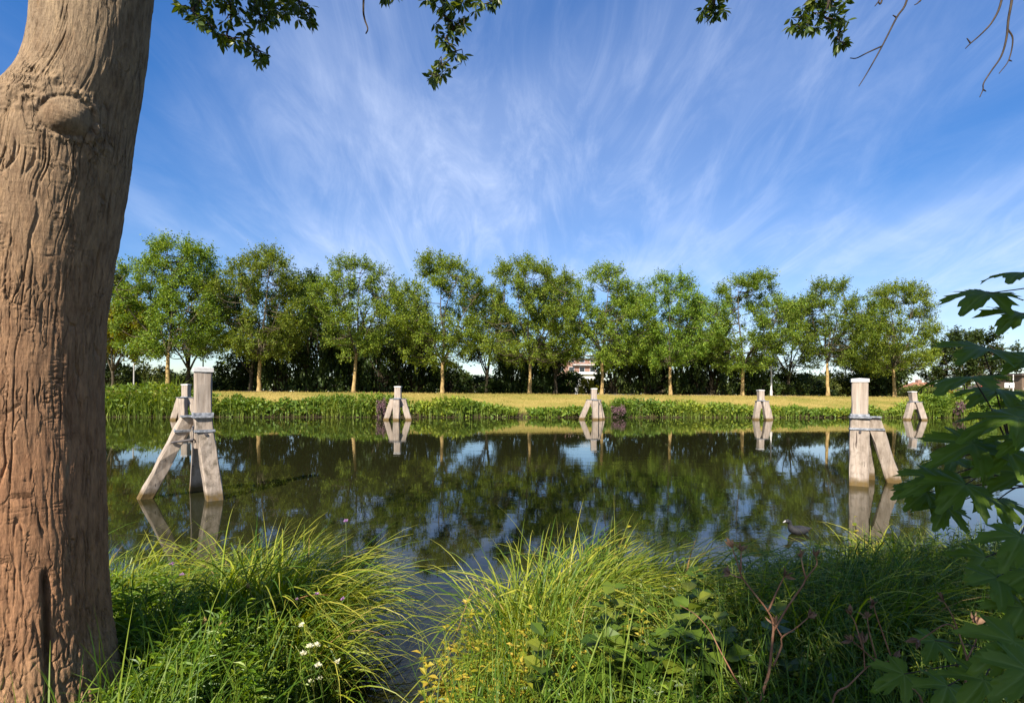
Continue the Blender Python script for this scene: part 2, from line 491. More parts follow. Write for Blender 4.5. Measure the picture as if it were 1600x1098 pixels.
def trunk_mat():
    m, nt, out = mat('bark_near')
    L = nt.links.new
    tcn = nn(nt, 'ShaderNodeTexCoord')
    def mp(scale):
        k = nn(nt, 'ShaderNodeMapping'); k.inputs['Scale'].default_value = scale
        L(tcn.outputs['Object'], k.inputs['Vector']); return k.outputs[0]
    def nz(scale, s, d, r=.6, dist=0):
        n = nn(nt, 'ShaderNodeTexNoise'); n.inputs['Scale'].default_value = s; n.inputs['Detail'].default_value = d
        n.inputs['Roughness'].default_value = r; n.inputs['Distortion'].default_value = dist
        L(mp(scale), n.inputs['Vector']); return n.outputs['Fac']
    big = nz((1, 1, .6), 3.2, 4)
    sepz = nn(nt, 'ShaderNodeSeparateXYZ'); L(tcn.outputs['Object'], sepz.inputs[0])
    # reddish middle of the trunk, greyer tan above and at the foot
    band = nn(nt, 'ShaderNodeMath', operation='MULTIPLY_ADD'); L(big, band.inputs[0]); band.inputs[1].default_value = .9; L(sepz.outputs['Z'], band.inputs[2])
    bandc = nn(nt, 'ShaderNodeMapRange'); bandc.inputs['From Min'].default_value = 0.4; bandc.inputs['From Max'].default_value = 4.4
    L(band.outputs[0], bandc.inputs['Value'])
    base = ramp(nt, bandc.outputs[0], [(.10, (.36, .235, .130)), (.24, (.26, .138, .072)), (.42, (.31, .162, .085)), (.62, (.30, .188, .108)), (.85, (.28, .200, .125))])
    fine = nz((1, 1, .20), 75, 6, .7)
    streak_ = ramp(nt, fine, [(.22, (.50, .46, .43)), (.5, (1, 1, 1)), (.80, (1.42, 1.36, 1.26))])
    mul = nn(nt, 'ShaderNodeMix', data_type='RGBA', blend_type='MULTIPLY'); mul.inputs['Factor'].default_value = 1
    L(base, mul.inputs['A']); L(streak_, mul.inputs['B'])
    mot = nz((1, 1, .40), 24, 6, .7)
    motc = ramp(nt, mot, [(.34, (.66, .60, .56)), (.5, (1, 1, 1)), (.68, (1.38, 1.36, 1.30))])
    mul2 = nn(nt, 'ShaderNodeMix', data_type='RGBA', blend_type='MULTIPLY'); mul2.inputs['Factor'].default_value = .8
    L(mul.outputs['Result'], mul2.inputs['A']); L(motc, mul2.inputs['B']); mul = mul2
    # sunlit crack edges put into the colour as pale cracks (attribute t from the modelled relief)
    att = nn(nt, 'ShaderNodeAttribute', attribute_name='t')
    pale = nn(nt, 'ShaderNodeMix', data_type='RGBA')
    pf = nn(nt, 'ShaderNodeMath', operation='MULTIPLY', use_clamp=True); L(att.outputs['Fac'], pf.inputs[0]); pf.inputs[1].default_value = .75
    L(pf.outputs[0], pale.inputs['Factor']); L(mul.outputs['Result'], pale.inputs['A']); pale.inputs['B'].default_value = (.42, .30, .19, 1)
    p = nn(nt, 'ShaderNodeBsdfPrincipled'); p.inputs['Roughness'].default_value = .88; p.inputs['Specular IOR Level'].default_value = .2
    L(pale.outputs['Result'], p.inputs['Base Color'])
    f2 = nz((1, 1, .20), 120, 8, .75)
    f3 = nz((.30, .30, 1.4), 50, 4, .6, .6)
    b1 = nn(nt, 'ShaderNodeBump'); b1.inputs['Strength'].default_value = 1.0; b1.inputs['Distance'].default_value = .010
    L(f2, b1.inputs['Height'])
    b2 = nn(nt, 'ShaderNodeBump'); b2.inputs['Strength'].default_value = .5; b2.inputs['Distance'].default_value = .005
    L(f3, b2.inputs['Height']); L(b1.outputs[0], b2.inputs['Normal'])
    # thin broken splits between long bark plates
    wv = nn(nt, 'ShaderNodeTexNoise'); wv.inputs['Scale'].default_value = 14; wv.inputs['Detail'].default_value = 3
    L(tcn.outputs['Object'], wv.inputs['Vector'])
    vs = nn(nt, 'ShaderNodeVectorMath', operation='SCALE'); L(wv.outputs['Color'], vs.inputs[0]); vs.inputs['Scale'].default_value = .04
    va = nn(nt, 'ShaderNodeVectorMath', operation='ADD'); L(tcn.outputs['Object'], va.inputs[0]); L(vs.outputs[0], va.inputs[1])
    vm = nn(nt, 'ShaderNodeMapping'); vm.inputs['Scale'].default_value = (1, 1, .13); L(va.outputs[0], vm.inputs['Vector'])
    vo = nn(nt, 'ShaderNodeTexVoronoi', feature='DISTANCE_TO_EDGE'); vo.inputs['Scale'].default_value = 25
    L(vm.outputs[0], vo.inputs['Vector'])
    ed = nn(nt, 'ShaderNodeMapRange'); ed.inputs['From Min'].default_value = .0; ed.inputs['From Max'].default_value = .075
    L(vo.outputs['Distance'], ed.inputs['Value'])
    gate = nz((1, 1, .7), 7.5, 3)
    gm_ = nn(nt, 'ShaderNodeMapRange'); gm_.inputs['From Min'].default_value = .42; gm_.inputs['From Max'].default_value = .56
    L(gate, gm_.inputs['Value'])
    b3 = nn(nt, 'ShaderNodeBump'); b3.inputs['Distance'].default_value = .014
    kn = nn(nt, 'ShaderNodeMath', operation='ADD', use_clamp=True); L(att.outputs['Fac'], kn.inputs[0]); kn.inputs[1].default_value = 1.0
    gk = nn(nt, 'ShaderNodeMath', operation='MULTIPLY'); L(gm_.outputs[0], gk.inputs[0]); L(kn.outputs[0], gk.inputs[1])
    gs = nn(nt, 'ShaderNodeMath', operation='MULTIPLY'); L(gk.outputs[0], gs.inputs[0]); gs.inputs[1].default_value = .8
    L(gs.outputs[0], b3.inputs['Strength']); L(ed.outputs[0], b3.inputs['Height']); L(b2.outputs[0], b3.inputs['Normal'])
    L(b3.outputs[0], p.inputs['Normal'])
    L(p.outputs[0], out.inputs['Surface'])
    return m
M['trunk'] = trunk_mat()

def timber_mat():
    m, nt, out = mat('weathered_timber')
    L = nt.links.new
    tcn = nn(nt, 'ShaderNodeTexCoord')
    def nz(scale, s, d, r=.6):
        k = nn(nt, 'ShaderNodeMapping'); k.inputs['Scale'].default_value = scale
        L(tcn.outputs['Object'], k.inputs['Vector'])
        n = nn(nt, 'ShaderNodeTexNoise'); n.inputs['Scale'].default_value = s; n.inputs['Detail'].default_value = d; n.inputs['Roughness'].default_value = r
        L(k.outputs[0], n.inputs['Vector']); return n.outputs['Fac']
    g = nz((1, 1, .06), 16, 8, .7)
    bl = nz((1, 1, .5), 2.2, 4)
    col = ramp(nt, g, [(.25, (.115, .088, .066)), (.42, (.30, .24, .188)), (.75, (.50, .42, .345))])
    col2 = ramp(nt, bl, [(.3, (.72, .70, .68)), (.55, (1, 1, 1)), (.8, (1.10, 1.02, .92))])
    mul = nn(nt, 'ShaderNodeMix', data_type='RGBA', blend_type='MULTIPLY'); mul.inputs['Factor'].default_value = 1
    L(col, mul.inputs['A']); L(col2, mul.inputs['B'])
    ck = nz((1, 1, .025), 24, 3, .5)
    ckm = nn(nt, 'ShaderNodeMapRange'); ckm.inputs['From Min'].default_value = .66; ckm.inputs['From Max'].default_value = .70; L(ck, ckm.inputs['Value'])
    ckx = nn(nt, 'ShaderNodeMix', data_type='RGBA'); L(ckm.outputs[0], ckx.inputs['Factor']); L(mul.outputs['Result'], ckx.inputs['A']); ckx.inputs['B'].default_value = (.07, .05, .04, 1); mul = ckx
    # wet and algae-stained foot of the piles (world height)
    geo = nn(nt, 'ShaderNodeNewGeometry')
    sp = nn(nt, 'ShaderNodeSeparateXYZ'); L(geo.outputs['Position'], sp.inputs[0])
    nzv = nz((1, 1, 1), 9, 4)
    ad = nn(nt, 'ShaderNodeMath', operation='MULTIPLY_ADD'); L(nzv, ad.inputs[0]); ad.inputs[1].default_value = -.16; L(sp.outputs['Z'], ad.inputs[2])
    mr = nn(nt, 'ShaderNodeMapRange'); mr.inputs['From Min'].default_value = .0; mr.inputs['From Max'].default_value = .11; mr.inputs['To Min'].default_value = 1; mr.inputs['To Max'].default_value = 0
    L(ad.outputs[0], mr.inputs['Value'])
    wet = nn(nt, 'ShaderNodeMix', data_type='RGBA'); L(mr.outputs[0], wet.inputs['Factor']); L(mul.outputs['Result'], wet.inputs['A']); wet.inputs['B'].default_value = (.13, .085, .03, 1)
    # dark rot spots and pale lichen on some piles (attribute t)
    att = nn(nt, 'ShaderNodeAttribute', attribute_name='t')
    s1 = nz((1, 1, .8), 11, 5)
    r1 = nn(nt, 'ShaderNodeMapRange'); r1.inputs['From Min'].default_value = .46; r1.inputs['From Max'].default_value = .68; L(s1, r1.inputs['Value'])
    m1 = nn(nt, 'ShaderNodeMath', operation='MULTIPLY'); L(r1.outputs[0], m1.inputs[0]); L(att.outputs['Fac'], m1.inputs[1])
    rot = nn(nt, 'ShaderNodeMix', data_type='RGBA'); L(m1.outputs[0], rot.inputs['Factor']); L(wet.outputs['Result'], rot.inputs['A']); rot.inputs['B'].default_value = (.13, .105, .075, 1)
    p = nn(nt, 'ShaderNodeBsdfPrincipled'); p.inputs['Roughness'].default_value = .85; p.inputs['Specular IOR Level'].default_value = .25
    L(rot.outputs['Result'], p.inputs['Base Color'])
    b = nn(nt, 'ShaderNodeBump'); b.inputs['Strength'].default_value = .6; b.inputs['Distance'].default_value = .012
    L(g, b.inputs['Height']); L(b.outputs[0], p.inputs['Normal'])
    L(p.outputs[0], out.inputs['Surface'])
    return m
M['timber'] = timber_mat()
M['cap'] = noisy_mat('cap', [(0, (.42, .40, .37)), (1, (.66, .64, .61))], nscale=12, rough=.6, bump=.1)
M['zinc'] = noisy_mat('zinc', [(0, (.06, .065, .075)), (.5, (.20, .21, .23)), (1, (.42, .43, .45))], nscale=14, rough=.5, bump=.2)
M['iron'] = noisy_mat('iron', [(0, (.035, .032, .035)), (1, (.12, .105, .10))], nscale=12, rough=.6, bump=.2)
M['bird'] = noisy_mat('bird', [(0, (.012, .012, .014)), (1, (.035, .034, .036))], nscale=30, rough=.6, spec=.25, bump=.3, bdist=.003)
M['bill'] = noisy_mat('bill', [(0, (.26, .25, .24)), (1, (.40, .39, .38))], nscale=20, bump=0)
M['brick'] = noisy_mat('brick', [(0, (.22, .12, .09)), (1, (.33, .20, .15))], nscale=6, bump=.1)
M['render_white'] = noisy_mat('render_white', [(0, (.68, .67, .64)), (1, (.82, .81, .79))], nscale=2, bump=.05)
M['roof_tile'] = noisy_mat('roof_tile', [(0, (.20, .085, .05)), (1, (.36, .18, .11))], nscale=5, bump=.3)
M['roof_dark'] = noisy_mat('roof_dark', [(0, (.05, .04, .035)), (1, (.11, .09, .075))], nscale=4, bump=.2)
M['brown_wall'] = noisy_mat('brown_wall', [(0, (.11, .075, .05)), (1, (.19, .135, .095))], nscale=5, bump=.1)
M['pole_grey'] = noisy_mat('pole_grey', [(0, (.32, .31, .30)), (1, (.50, .49, .47))], nscale=6, rough=.5, bump=0)
M['pole_pale'] = noisy_mat('pole_pale', [(0, (.52, .48, .45)), (1, (.68, .65, .62))], nscale=6, rough=.5, bump=0)
M['pole_dark'] = noisy_mat('pole_dark', [(0, (.05, .05, .055)), (1, (.12, .115, .11))], nscale=6, rough=.5, bump=0)
M['sign_red'] = noisy_mat('sign_red', [(0, (.40, .05, .05)), (1, (.55, .10, .09))], nscale=5, rough=.5, bump=0)
M['sign_white'] = noisy_mat('sign_white', [(0, (.72, .72, .72)), (1, (.82, .82, .82))], nscale=5, rough=.5, bump=0)

def glass_mat():
    m, nt, out = mat('window_glass')
    p = nn(nt, 'ShaderNodeBsdfPrincipled')
    p.inputs['Base Color'].default_value = (.03, .035, .04, 1); p.inputs['Roughness'].default_value = .05
    nt.links.new(p.outputs[0], out.inputs['Surface'])
    return m
M['glass'] = glass_mat()

# ------------------------------------------------------------------ terrain and water
def far_line(x):
    return 40.5 + 0.158 * x

EDGE_X = np.array([-40, -8, -4.5, -3.2, -2.2, -1.55, -1.15, -0.95, -0.40, -0.2, 0.3, 0.9, 1.5, 2.2, 3.2, 4.5, 6, 9, 40])
EDGE_Y = np.array([3.4, 3.6, 4.3, 4.5, 4.3, 4.05, 3.5, 2.5, 2.5, 3.3, 3.95, 4.0, 4.2, 4.5, 5.0, 5.2, 4.9, 4.6, 4.4])
def near_edge(x):
    return np.interp(x, EDGE_X, EDGE_Y)

def height(x, y):
    x = np.asarray(x, float); y = np.asarray(y, float)
    e = near_edge(x)
    s = e - y
    zn = np.where(s > 0, 0.52 * sstep(0, 1.9, s) + 0.04 * s.clip(0, 1), -1.3 * sstep(0, 1.6, -s))
    t = y - far_line(x)
    zf = np.where(t < 0, -1.3 * sstep(0, 3.0, -t), 0.35 * sstep(0, 0.7, t) + 1.48 * sstep(0.5, 8.6, t) * 1.0)
    z = np.where(y < 20, zn, zf)
    bumps = 0.05 * noise3(np.stack([x * .7, y * .7, 0 * x], -1)) + 0.02 * noise3(np.stack([x * 2.3, y * 2.3, 0 * x + 5], -1))
    return z + bumps * np.where((y > 20) & (t > 0) & (t < 60), 1, np.where((y < 20) & (s > .1), .6, 0))

def axis(*segs):
    return np.unique(np.concatenate([np.arange(a, b, c) for a, b, c in segs]))
gx = axis((-900, -60, 60), (-60, -12, 1.6), (-12, 12, .25), (12, 60, 1.6), (60, 901, 60))
gy = axis((-300, -10, 30), (-10, -1, .6), (-1, 7, .18), (7, 20, 1.2), (20, 30, 1.5), (30, 62, .5), (62, 120, 6), (120, 1200, 90))
X, Y = np.meshgrid(gx, gy)
Z = height(X, Y)
mb = MB()
nx, ny = len(gx), len(gy)
i = np.arange(ny - 1)[:, None]; j = np.arange(nx - 1)[None]
fq = np.stack([i * nx + j, i * nx + j + 1, (i + 1) * nx + j + 1, (i + 1) * nx + j], -1).reshape(-1, 4)
tt = np.where(Y > 20, sstep(0.4, 1.3, Y - far_line(X)), 0.0)
mb.add(np.stack([X, Y, Z], -1), fq, tt)
tag(mb.build('ground', M['ground'], smooth=True), kind='structure')

mb = MB()
mb.add([[-900, 0.5, 0], [900, 0.5, 0], [900, 190, 0], [-900, 190, 0]], [[0, 1, 2, 3]])
# the sheet follows the canal: its far side stays under the far bank
v = mb.v[0]; v[2] = [900, far_line(900) + 2, 0]; v[3] = [-900, far_line(-900) + 2, 0]
v[0] = [-900, min(0.5, far_line(-900) - 60), 0]
tag(mb.build('water', M['water']), kind='structure')

mb = MB()
xs = np.arange(-70, 120, 3.0)
rows = []
for off in (8.6, 10.0):
    yy = far_line(xs) + off
    rows.append(np.stack([xs, yy, height(xs, yy) + 0.03], -1))
n = len(xs)
mb.add(np.concatenate(rows), [[k, k + 1, n + k + 1, n + k] for k in range(n - 1)])
tag(mb.build('footpath', M['path']), kind='structure')

# ------------------------------------------------------------------ trees
def tree_variant(seed, H=13.0, trunk_h=3.4, rad=4.3, crown_lo=4.0, clumps=128, twigs=14, lpt=30, leaf=.170, trunk_r=.19,
                 forks=(5, 7), skew=(0, 0), multi=False, top_pow=1.0, spread=.42):
    """returns (trunk MB, branch MB, crown MB) built round the origin"""
    g = np.random.default_rng(seed)
    tr, br, cr = MB(), MB(), MB()
    lean = g.normal(0, .035, 2)
    nt_ = 9
    zz = np.linspace(-.15, trunk_h, nt_)
    wob = np.cumsum(g.normal(0, .025, (nt_, 2)), 0)
    tp = np.stack([lean[0] * zz + wob[:, 0], lean[1] * zz + wob[:, 1], zz], -1)
    tr_r = trunk_r * (1 - .28 * np.linspace(0, 1, nt_)) * (1 + .55 * np.exp(-zz.clip(0) / .22))
    tube(tr, tp, tr_r, 10)
    top = tp[-1]
    limbs = []
    nl = g.integers(*forks)
    az0 = g.uniform(0, 6.28)
    for k in range(nl):
        az = az0 + 6.283 * k / nl + g.normal(0, .25)
        lead = (k == 0)
        out = rad * (g.uniform(.10, .25) if lead else g.uniform(.5, .85))
        hh = (H - 1.2 - trunk_h) * (1.0 if lead else g.uniform(.62, .95))
        st = top if k < 4 else tp[-2]
        p0 = st
        p1 = st + np.array([math.cos(az) * out * .30, math.sin(az) * out * .30, hh * .30])
        p2 = st + np.array([math.cos(az) * out * .68, math.sin(az) * out * .68, hh * .62])
        p3 = st + np.array([math.cos(az + .2) * out, math.sin(az + .2) * out, hh])
        c = curve_pts([p0, p1 + g.normal(0, .12, 3), p2 + g.normal(0, .2, 3), p3], 6)
        r = np.linspace(trunk_r * (.62 if lead else .46), .025, len(c))
        tube(br, c, r, 6)
        limbs.append((c, r))
    allp = np.concatenate([c[3:] for c, _ in limbs])
    # clump centres inside an uneven envelope
    cc = []
    ph = g.uniform(0, 6.28, 4)
    while len(cc) < clumps:
        z = g.uniform(crown_lo, H - .4)
        s = (z - crown_lo) / (H - crown_lo)
        az = g.uniform(0, 6.283)
        env = rad * (math.sin(math.pi * min(1, (s * .86 + .13)) ** top_pow) ** .62)
        env *= 1 + .16 * math.sin(2 * az + ph[0]) + .13 * math.sin(3 * az + ph[1] + 4 * s) + .10 * math.sin(7 * s + ph[2])
        u = g.uniform(.15, 1) ** .55
        q = np.array([math.cos(az) * env * u + skew[0] * s, math.sin(az) * env * u + skew[1] * s, z + g.normal(0, .15)])
        if all(np.sum((q - k) ** 2) > .55 for k in cc):
            cc.append(q)
    cc = np.array(cc)
    lp, ld, ln = [], [], []
    for q in cc:
        d = allp - q
        cost = np.linalg.norm(d, axis=1) + .9 * np.maximum(0, d[:, 2] + .6)
        a = allp[np.argmin(cost)]
        mid = (a + q) / 2 + np.array([0, 0, -.15 * np.linalg.norm(q - a)]) + g.normal(0, .1, 3)
        c = curve_pts([a, mid, q], 3)
        tube(br, c, np.linspace(.045, .018, len(c)), 4, cap=False)
        outw = unit(np.array([q[0], q[1], (q[2] - (crown_lo + H) / 2) * .5 + 1.0]))
        nt2 = max(4, int(twigs * g.uniform(.65, 1.3)))
        dirs = unit(rdir(nt2, g) * .85 + outw * .55 + np.array([0, 0, .25]))
        ln_ = g.uniform(.55, 1.25, nt2) * (1.0 if q[2] < H - 2 else 1.1)
        for dd, l_ in zip(dirs, ln_):
            e = q + dd * l_ + np.array([0, 0, .12 * l_])
            tube(br, np.array([q, q + dd * l_ * .5, e]), [.014, .010, .005], 3, cap=False)
            m = max(4, int(lpt * l_ * g.uniform(.7, 1.3)))
            s = g.uniform(.12, 1.05, m)[:, None]
            base = q + dd * l_ * s + np.array([0, 0, .12 * l_]) * s ** 2 + g.normal(0, .13 * spread / .42, (m, 3))
            lp.append(base)
            ld.append(unit(rdir(m, g) + dd * .7 + np.array([0, 0, -.25])))
            ln.append(unit(rdir(m, g) * .8 + np.array([0, -.1, .9])))
    lp = np.concatenate(lp); ld = np.concatenate(ld); ln = np.concatenate(ln)
    sz = leaf * g.uniform(.65, 1.3, len(lp))
    instance(cr, KITE_V * np.array([.62, 1, 1]), KITE_F, lp, frames(ld, ln), sz)
    return tr, br, cr

def make_tree_proto(name, seed, leafm, barkm, **kw):
    tr, br, cr = tree_variant(seed, **kw)
    e = thing(name, '', '')
    tr.build('trunk', barkm, e, smooth=True)
    br.build('branches', M['branch'], e, smooth=True)
    cr.build('crown', leafm, e)
    return e

ORD = ['first', 'second', 'third', 'fourth', 'fifth', 'sixth', 'seventh', 'eighth', 'ninth', 'tenth', 'eleventh', 'twelfth',
       'thirteenth', 'fourteenth', 'fifteenth', 'sixteenth', 'seventeenth', 'eighteenth', 'nineteenth', 'twentieth']
def on_line(px, a):
    u = (px - 800.0) / F
    y = a / (1 - .158 * u)
    x = u * y
    return np.array([x, y, float(height(x, y))])

front = [make_tree_proto('bankside_tree', 11 + 7 * k, M['leaf_front'], M['bark_far'], **kw) for k, kw in enumerate([
    dict(H=13.2, rad=5.1, crown_lo=3.3, clumps=122), dict(H=13.2, rad=4.8, crown_lo=3.4, clumps=110, trunk_h=3.2), dict(H=13.2, rad=4.6, trunk_h=3.8, crown_lo=3.7, clumps=98),
    dict(H=13.2, rad=5.1, trunk_h=3.0, crown_lo=3.0, clumps=116), dict(H=13.2, clumps=92, crown_lo=3.4, rad=4.5, trunk_h=3.6)])]
FRONT_PX = [262, 405, 552, 691, 827, 940, 1047, 1160, 1293, 1398]
FRONT_H = [13.4, 13.1, 13.0, 13.3, 13.1, 13.0, 12.6, 13.0, 12.9, 12.5]
ORDER = [0, 1, 2, 3, 0, 4, 1, 3, 2, 0]
desc = ['half behind the big trunk', 'above the near tall mooring post', 'with wispy crown', 'with a pale low fork', 'with broad rounded crown',
        'right of the gap where houses show', 'with a bare yellow trunk', 'left of the pale lamp post', 'with slim open crown', 'with a short crooked trunk']
used = set()
for k, (px, hh) in enumerate(zip(FRONT_PX, FRONT_H)):
    o = front[ORDER[k]]
    if ORDER[k] in used:
        o = copy_tree(o)
    used.add(ORDER[k])
    p = on_line(px, 50.0)
    o.location = p
    s = hh / 13.2 * .965
    o.scale = (s * random.uniform(.92, 1.12), s * random.uniform(.92, 1.10), s)
    o.rotation_euler = (R(random.uniform(-2.5, 2.5)), R(random.uniform(-3, 3)), random.uniform(0, 6.28))
    tag(o, '%s front-row tree from the left across the water, %s' % (ORD[k], desc[k]), 'tree', 'front row of trees along the far bank')

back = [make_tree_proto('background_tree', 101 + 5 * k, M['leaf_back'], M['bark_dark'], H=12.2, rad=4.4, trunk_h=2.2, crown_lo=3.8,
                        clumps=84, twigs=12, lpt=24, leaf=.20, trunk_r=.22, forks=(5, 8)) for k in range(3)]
BACK = [(150, 60, 12.8), (292, 57, 12.3), (392, 58, 11.6), (480, 59, 12.6), (622, 59, 11.4), (760, 59, 11.6), (868, 58, 12.8), (985, 60, 12.0), (1090, 60, 11.5), (1232, 58, 11.4), (1345, 62, 10.8)]
used = set()
for k, (px, a, hh) in enumerate(BACK):
    o = back[k % 3]
    if k % 3 in used:
        o = copy_tree(o)
    used.add(k % 3)
    o.location = on_line(px, a)
    s = hh / 12.2
    o.scale = (s, s, s)
    o.rotation_euler = (0, 0, random.uniform(0, 6.28))
    tag(o, 'dark-trunked back-row tree behind the path, %s from the left' % ORD[k], 'tree', 'second row of darker trees behind')

e = make_tree_proto('yellow_green_tree', 401, M['leaf_yellow'], M['bark_dark'], H=8.6, rad=3.0, trunk_h=1.8, crown_lo=3.6, clumps=40, leaf=.26, trunk_r=.14)
e.location = on_line(176, 53); tag(e, 'small yellow-leaved tree just right of the big near trunk', 'tree')
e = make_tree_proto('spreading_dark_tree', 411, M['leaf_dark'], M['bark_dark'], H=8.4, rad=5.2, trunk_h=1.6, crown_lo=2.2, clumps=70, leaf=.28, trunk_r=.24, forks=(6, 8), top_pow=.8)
e.location = on_line(1508, 58); tag(e, 'low spreading dark tree beyond the right end of the row, before the brown building', 'tree')
e = make_tree_proto('small_dark_tree', 417, M['leaf_dark'], M['bark_dark'], H=6.4, rad=2.6, trunk_h=1.2, crown_lo=1.6, clumps=40, leaf=.26, trunk_r=.14)
e.location = on_line(1375, 60); tag(e, 'small dense dark tree between the last two front-row trees', 'tree')

# shrubs ----------------------------------------------------------------------
def shrub_variant(seed, n_cl=34, leaf=.2, per=120):
    """unit shrub: about 1 wide in radius, 1 high"""
    g = np.random.default_rng(seed)
    cr, st = MB(), MB()
    lp, ld, ln = [], [], []
    for k in range(n_cl):
        az = g.uniform(0, 6.283); s = g.uniform(0.02, 1.0)
        r = .78 * math.sqrt(max(0, 1 - (s * .98) ** 2.4)) * g.uniform(.35, 1.05) ** .6
        q = np.array([math.cos(az) * r, math.sin(az) * r, s * .86])
        tube(st, np.array([[q[0] * .1, q[1] * .1, -.08], [q[0] * .4, q[1] * .4, q[2] * .5], q]), [.02, .014, .006], 4, cap=False)
        m = int(per * g.uniform(.6, 1.4))
        rr = g.uniform(.13, .26)
        d = rdir(m, g)
        lp.append(q + d * rr * g.uniform(.3, 1.0, (m, 1)) ** .6 * np.array([1, 1, .9]))
        ld.append(unit(d + rdir(m, g) * .7)); ln.append(unit(rdir(m, g) * .7 + np.array([0, -.2, .8])))
    lp = np.concatenate(lp)
    instance(cr, KITE_V * np.array([.6, 1, 1]), KITE_F, lp, frames(np.concatenate(ld), np.concatenate(ln)), leaf * g.uniform(.25, .55, len(lp)))
    return st, cr

def make_shrub_proto(name, seed, leafm, **kw):
    st, cr = shrub_variant(seed, **kw)
    e = thing(name, '', '')
    st.build('stems', M['bark_dark'], e)
    cr.build('foliage', leafm, e)
    return e

HEDGE = [  # px, half width px, top y, distance a, kind
    (175, 45, 566, 60, 'd'), (235, 45, 566, 66, 'o'), (300, 40, 578, 68, 'o'), (378, 52, 552, 62, 'd'), (440, 48, 505, 60, 'd'),
    (497, 48, 478, 60, 'd'), (545, 45, 515, 61, 'd'), (598, 50, 512, 60, 'd'), (648, 50, 500, 61, 'd'), (697, 42, 566, 60, 'd'), (722, 26, 576, 72, 'o'),
    (752, 46, 586, 61, 'd'), (800, 40, 545, 61, 'd'), (846, 42, 536, 60, 'd'), (888, 40, 580, 62, 'd'), (919, 20, 592, 57, 'y'), (962, 46, 535, 60, 'd'),
    (1012, 50, 512, 60, 'd'), (1062, 50, 520, 61, 'd'), (1112, 50, 528, 60, 'd'), (1168, 48, 556, 60, 'd'), (1222, 48, 580, 60, 'd'),
    (1262, 40, 584, 62, 'd'), (1296, 46, 578, 66, 'o'), (1340, 40, 580, 68, 'o'), (1378, 44, 566, 61, 'd'), (1432, 40, 600, 70, 'o'), (1465, 40, 604, 72, 'y'), (1560, 50, 606, 66, 'o')]
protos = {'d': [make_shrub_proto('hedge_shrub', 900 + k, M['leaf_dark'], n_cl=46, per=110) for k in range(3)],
          'o': [make_shrub_proto('olive_shrub', 950, M['leaf_olive'], n_cl=44, per=110)],
          'y': [make_shrub_proto('yellowish_shrub', 960, M['leaf_yellow'], n_cl=30, per=90)]}
used = set()
cnt = {'d': 0, 'o': 0, 'y': 0}
kindname = {'d': 'dark green shrub', 'o': 'olive green shrub', 'y': 'yellowish shrub'}
for k, (px, hw, ty, a, kd) in enumerate(HEDGE):
    pl = protos[kd]; q = cnt[kd] % len(pl)
    o = pl[q]
    if (kd, q) in used: o = copy_tree(o)
    used.add((kd, q)); cnt[kd] += 1
    p = on_line(px, a)
    d = p[1]
    o.location = p
    hgt = EYE + (hy(px) - ty) / F * d - p[2]
    rw = hw / F * d * 1.12
    o.scale = (rw, max(rw * .8, 1.8), hgt * 1.02)
    o.rotation_euler = (0, 0, random.choice([0, 3.1416]) + random.uniform(-.25, .25))
    size = 'tall' if hgt > 6 else 'low' if hgt < 3.6 else 'mid-height'
    tag(o, '%s %s behind the far path, %s of its colour from the left' % (size, kindname[kd], ORD[cnt[kd] - 1]), 'shrub', kindname[kd] + 's behind the far path')

# far wood that closes the horizon
mb = MB()
g = np.random.default_rng(55)
n = 26000
xx = g.uniform(-190, 210, n)
top = 3.0 + 1.7 * noise3(np.stack([xx * .045, xx * 0, xx * 0], -1)) + 1.0 * noise3(np.stack([xx * .17, xx * 0 + 3, xx * 0], -1))
zz = 1.8 + top * g.uniform(0, 1, n) ** .7
pp = np.stack([xx, 128 + .12 * xx + g.normal(0, 2.2, n), zz], -1)
instance(mb, KITE_V * np.array([.8, 1, 1]), KITE_F, pp, frames(rdir(n, g), unit(rdir(n, g) + np.array([0, -.4, .6]))), g.uniform(.5, 1.3, n))
tag(mb.build('distant_wood', M['leaf_olive']), 'low line of distant trees along the horizon', 'wood', kind='stuff')

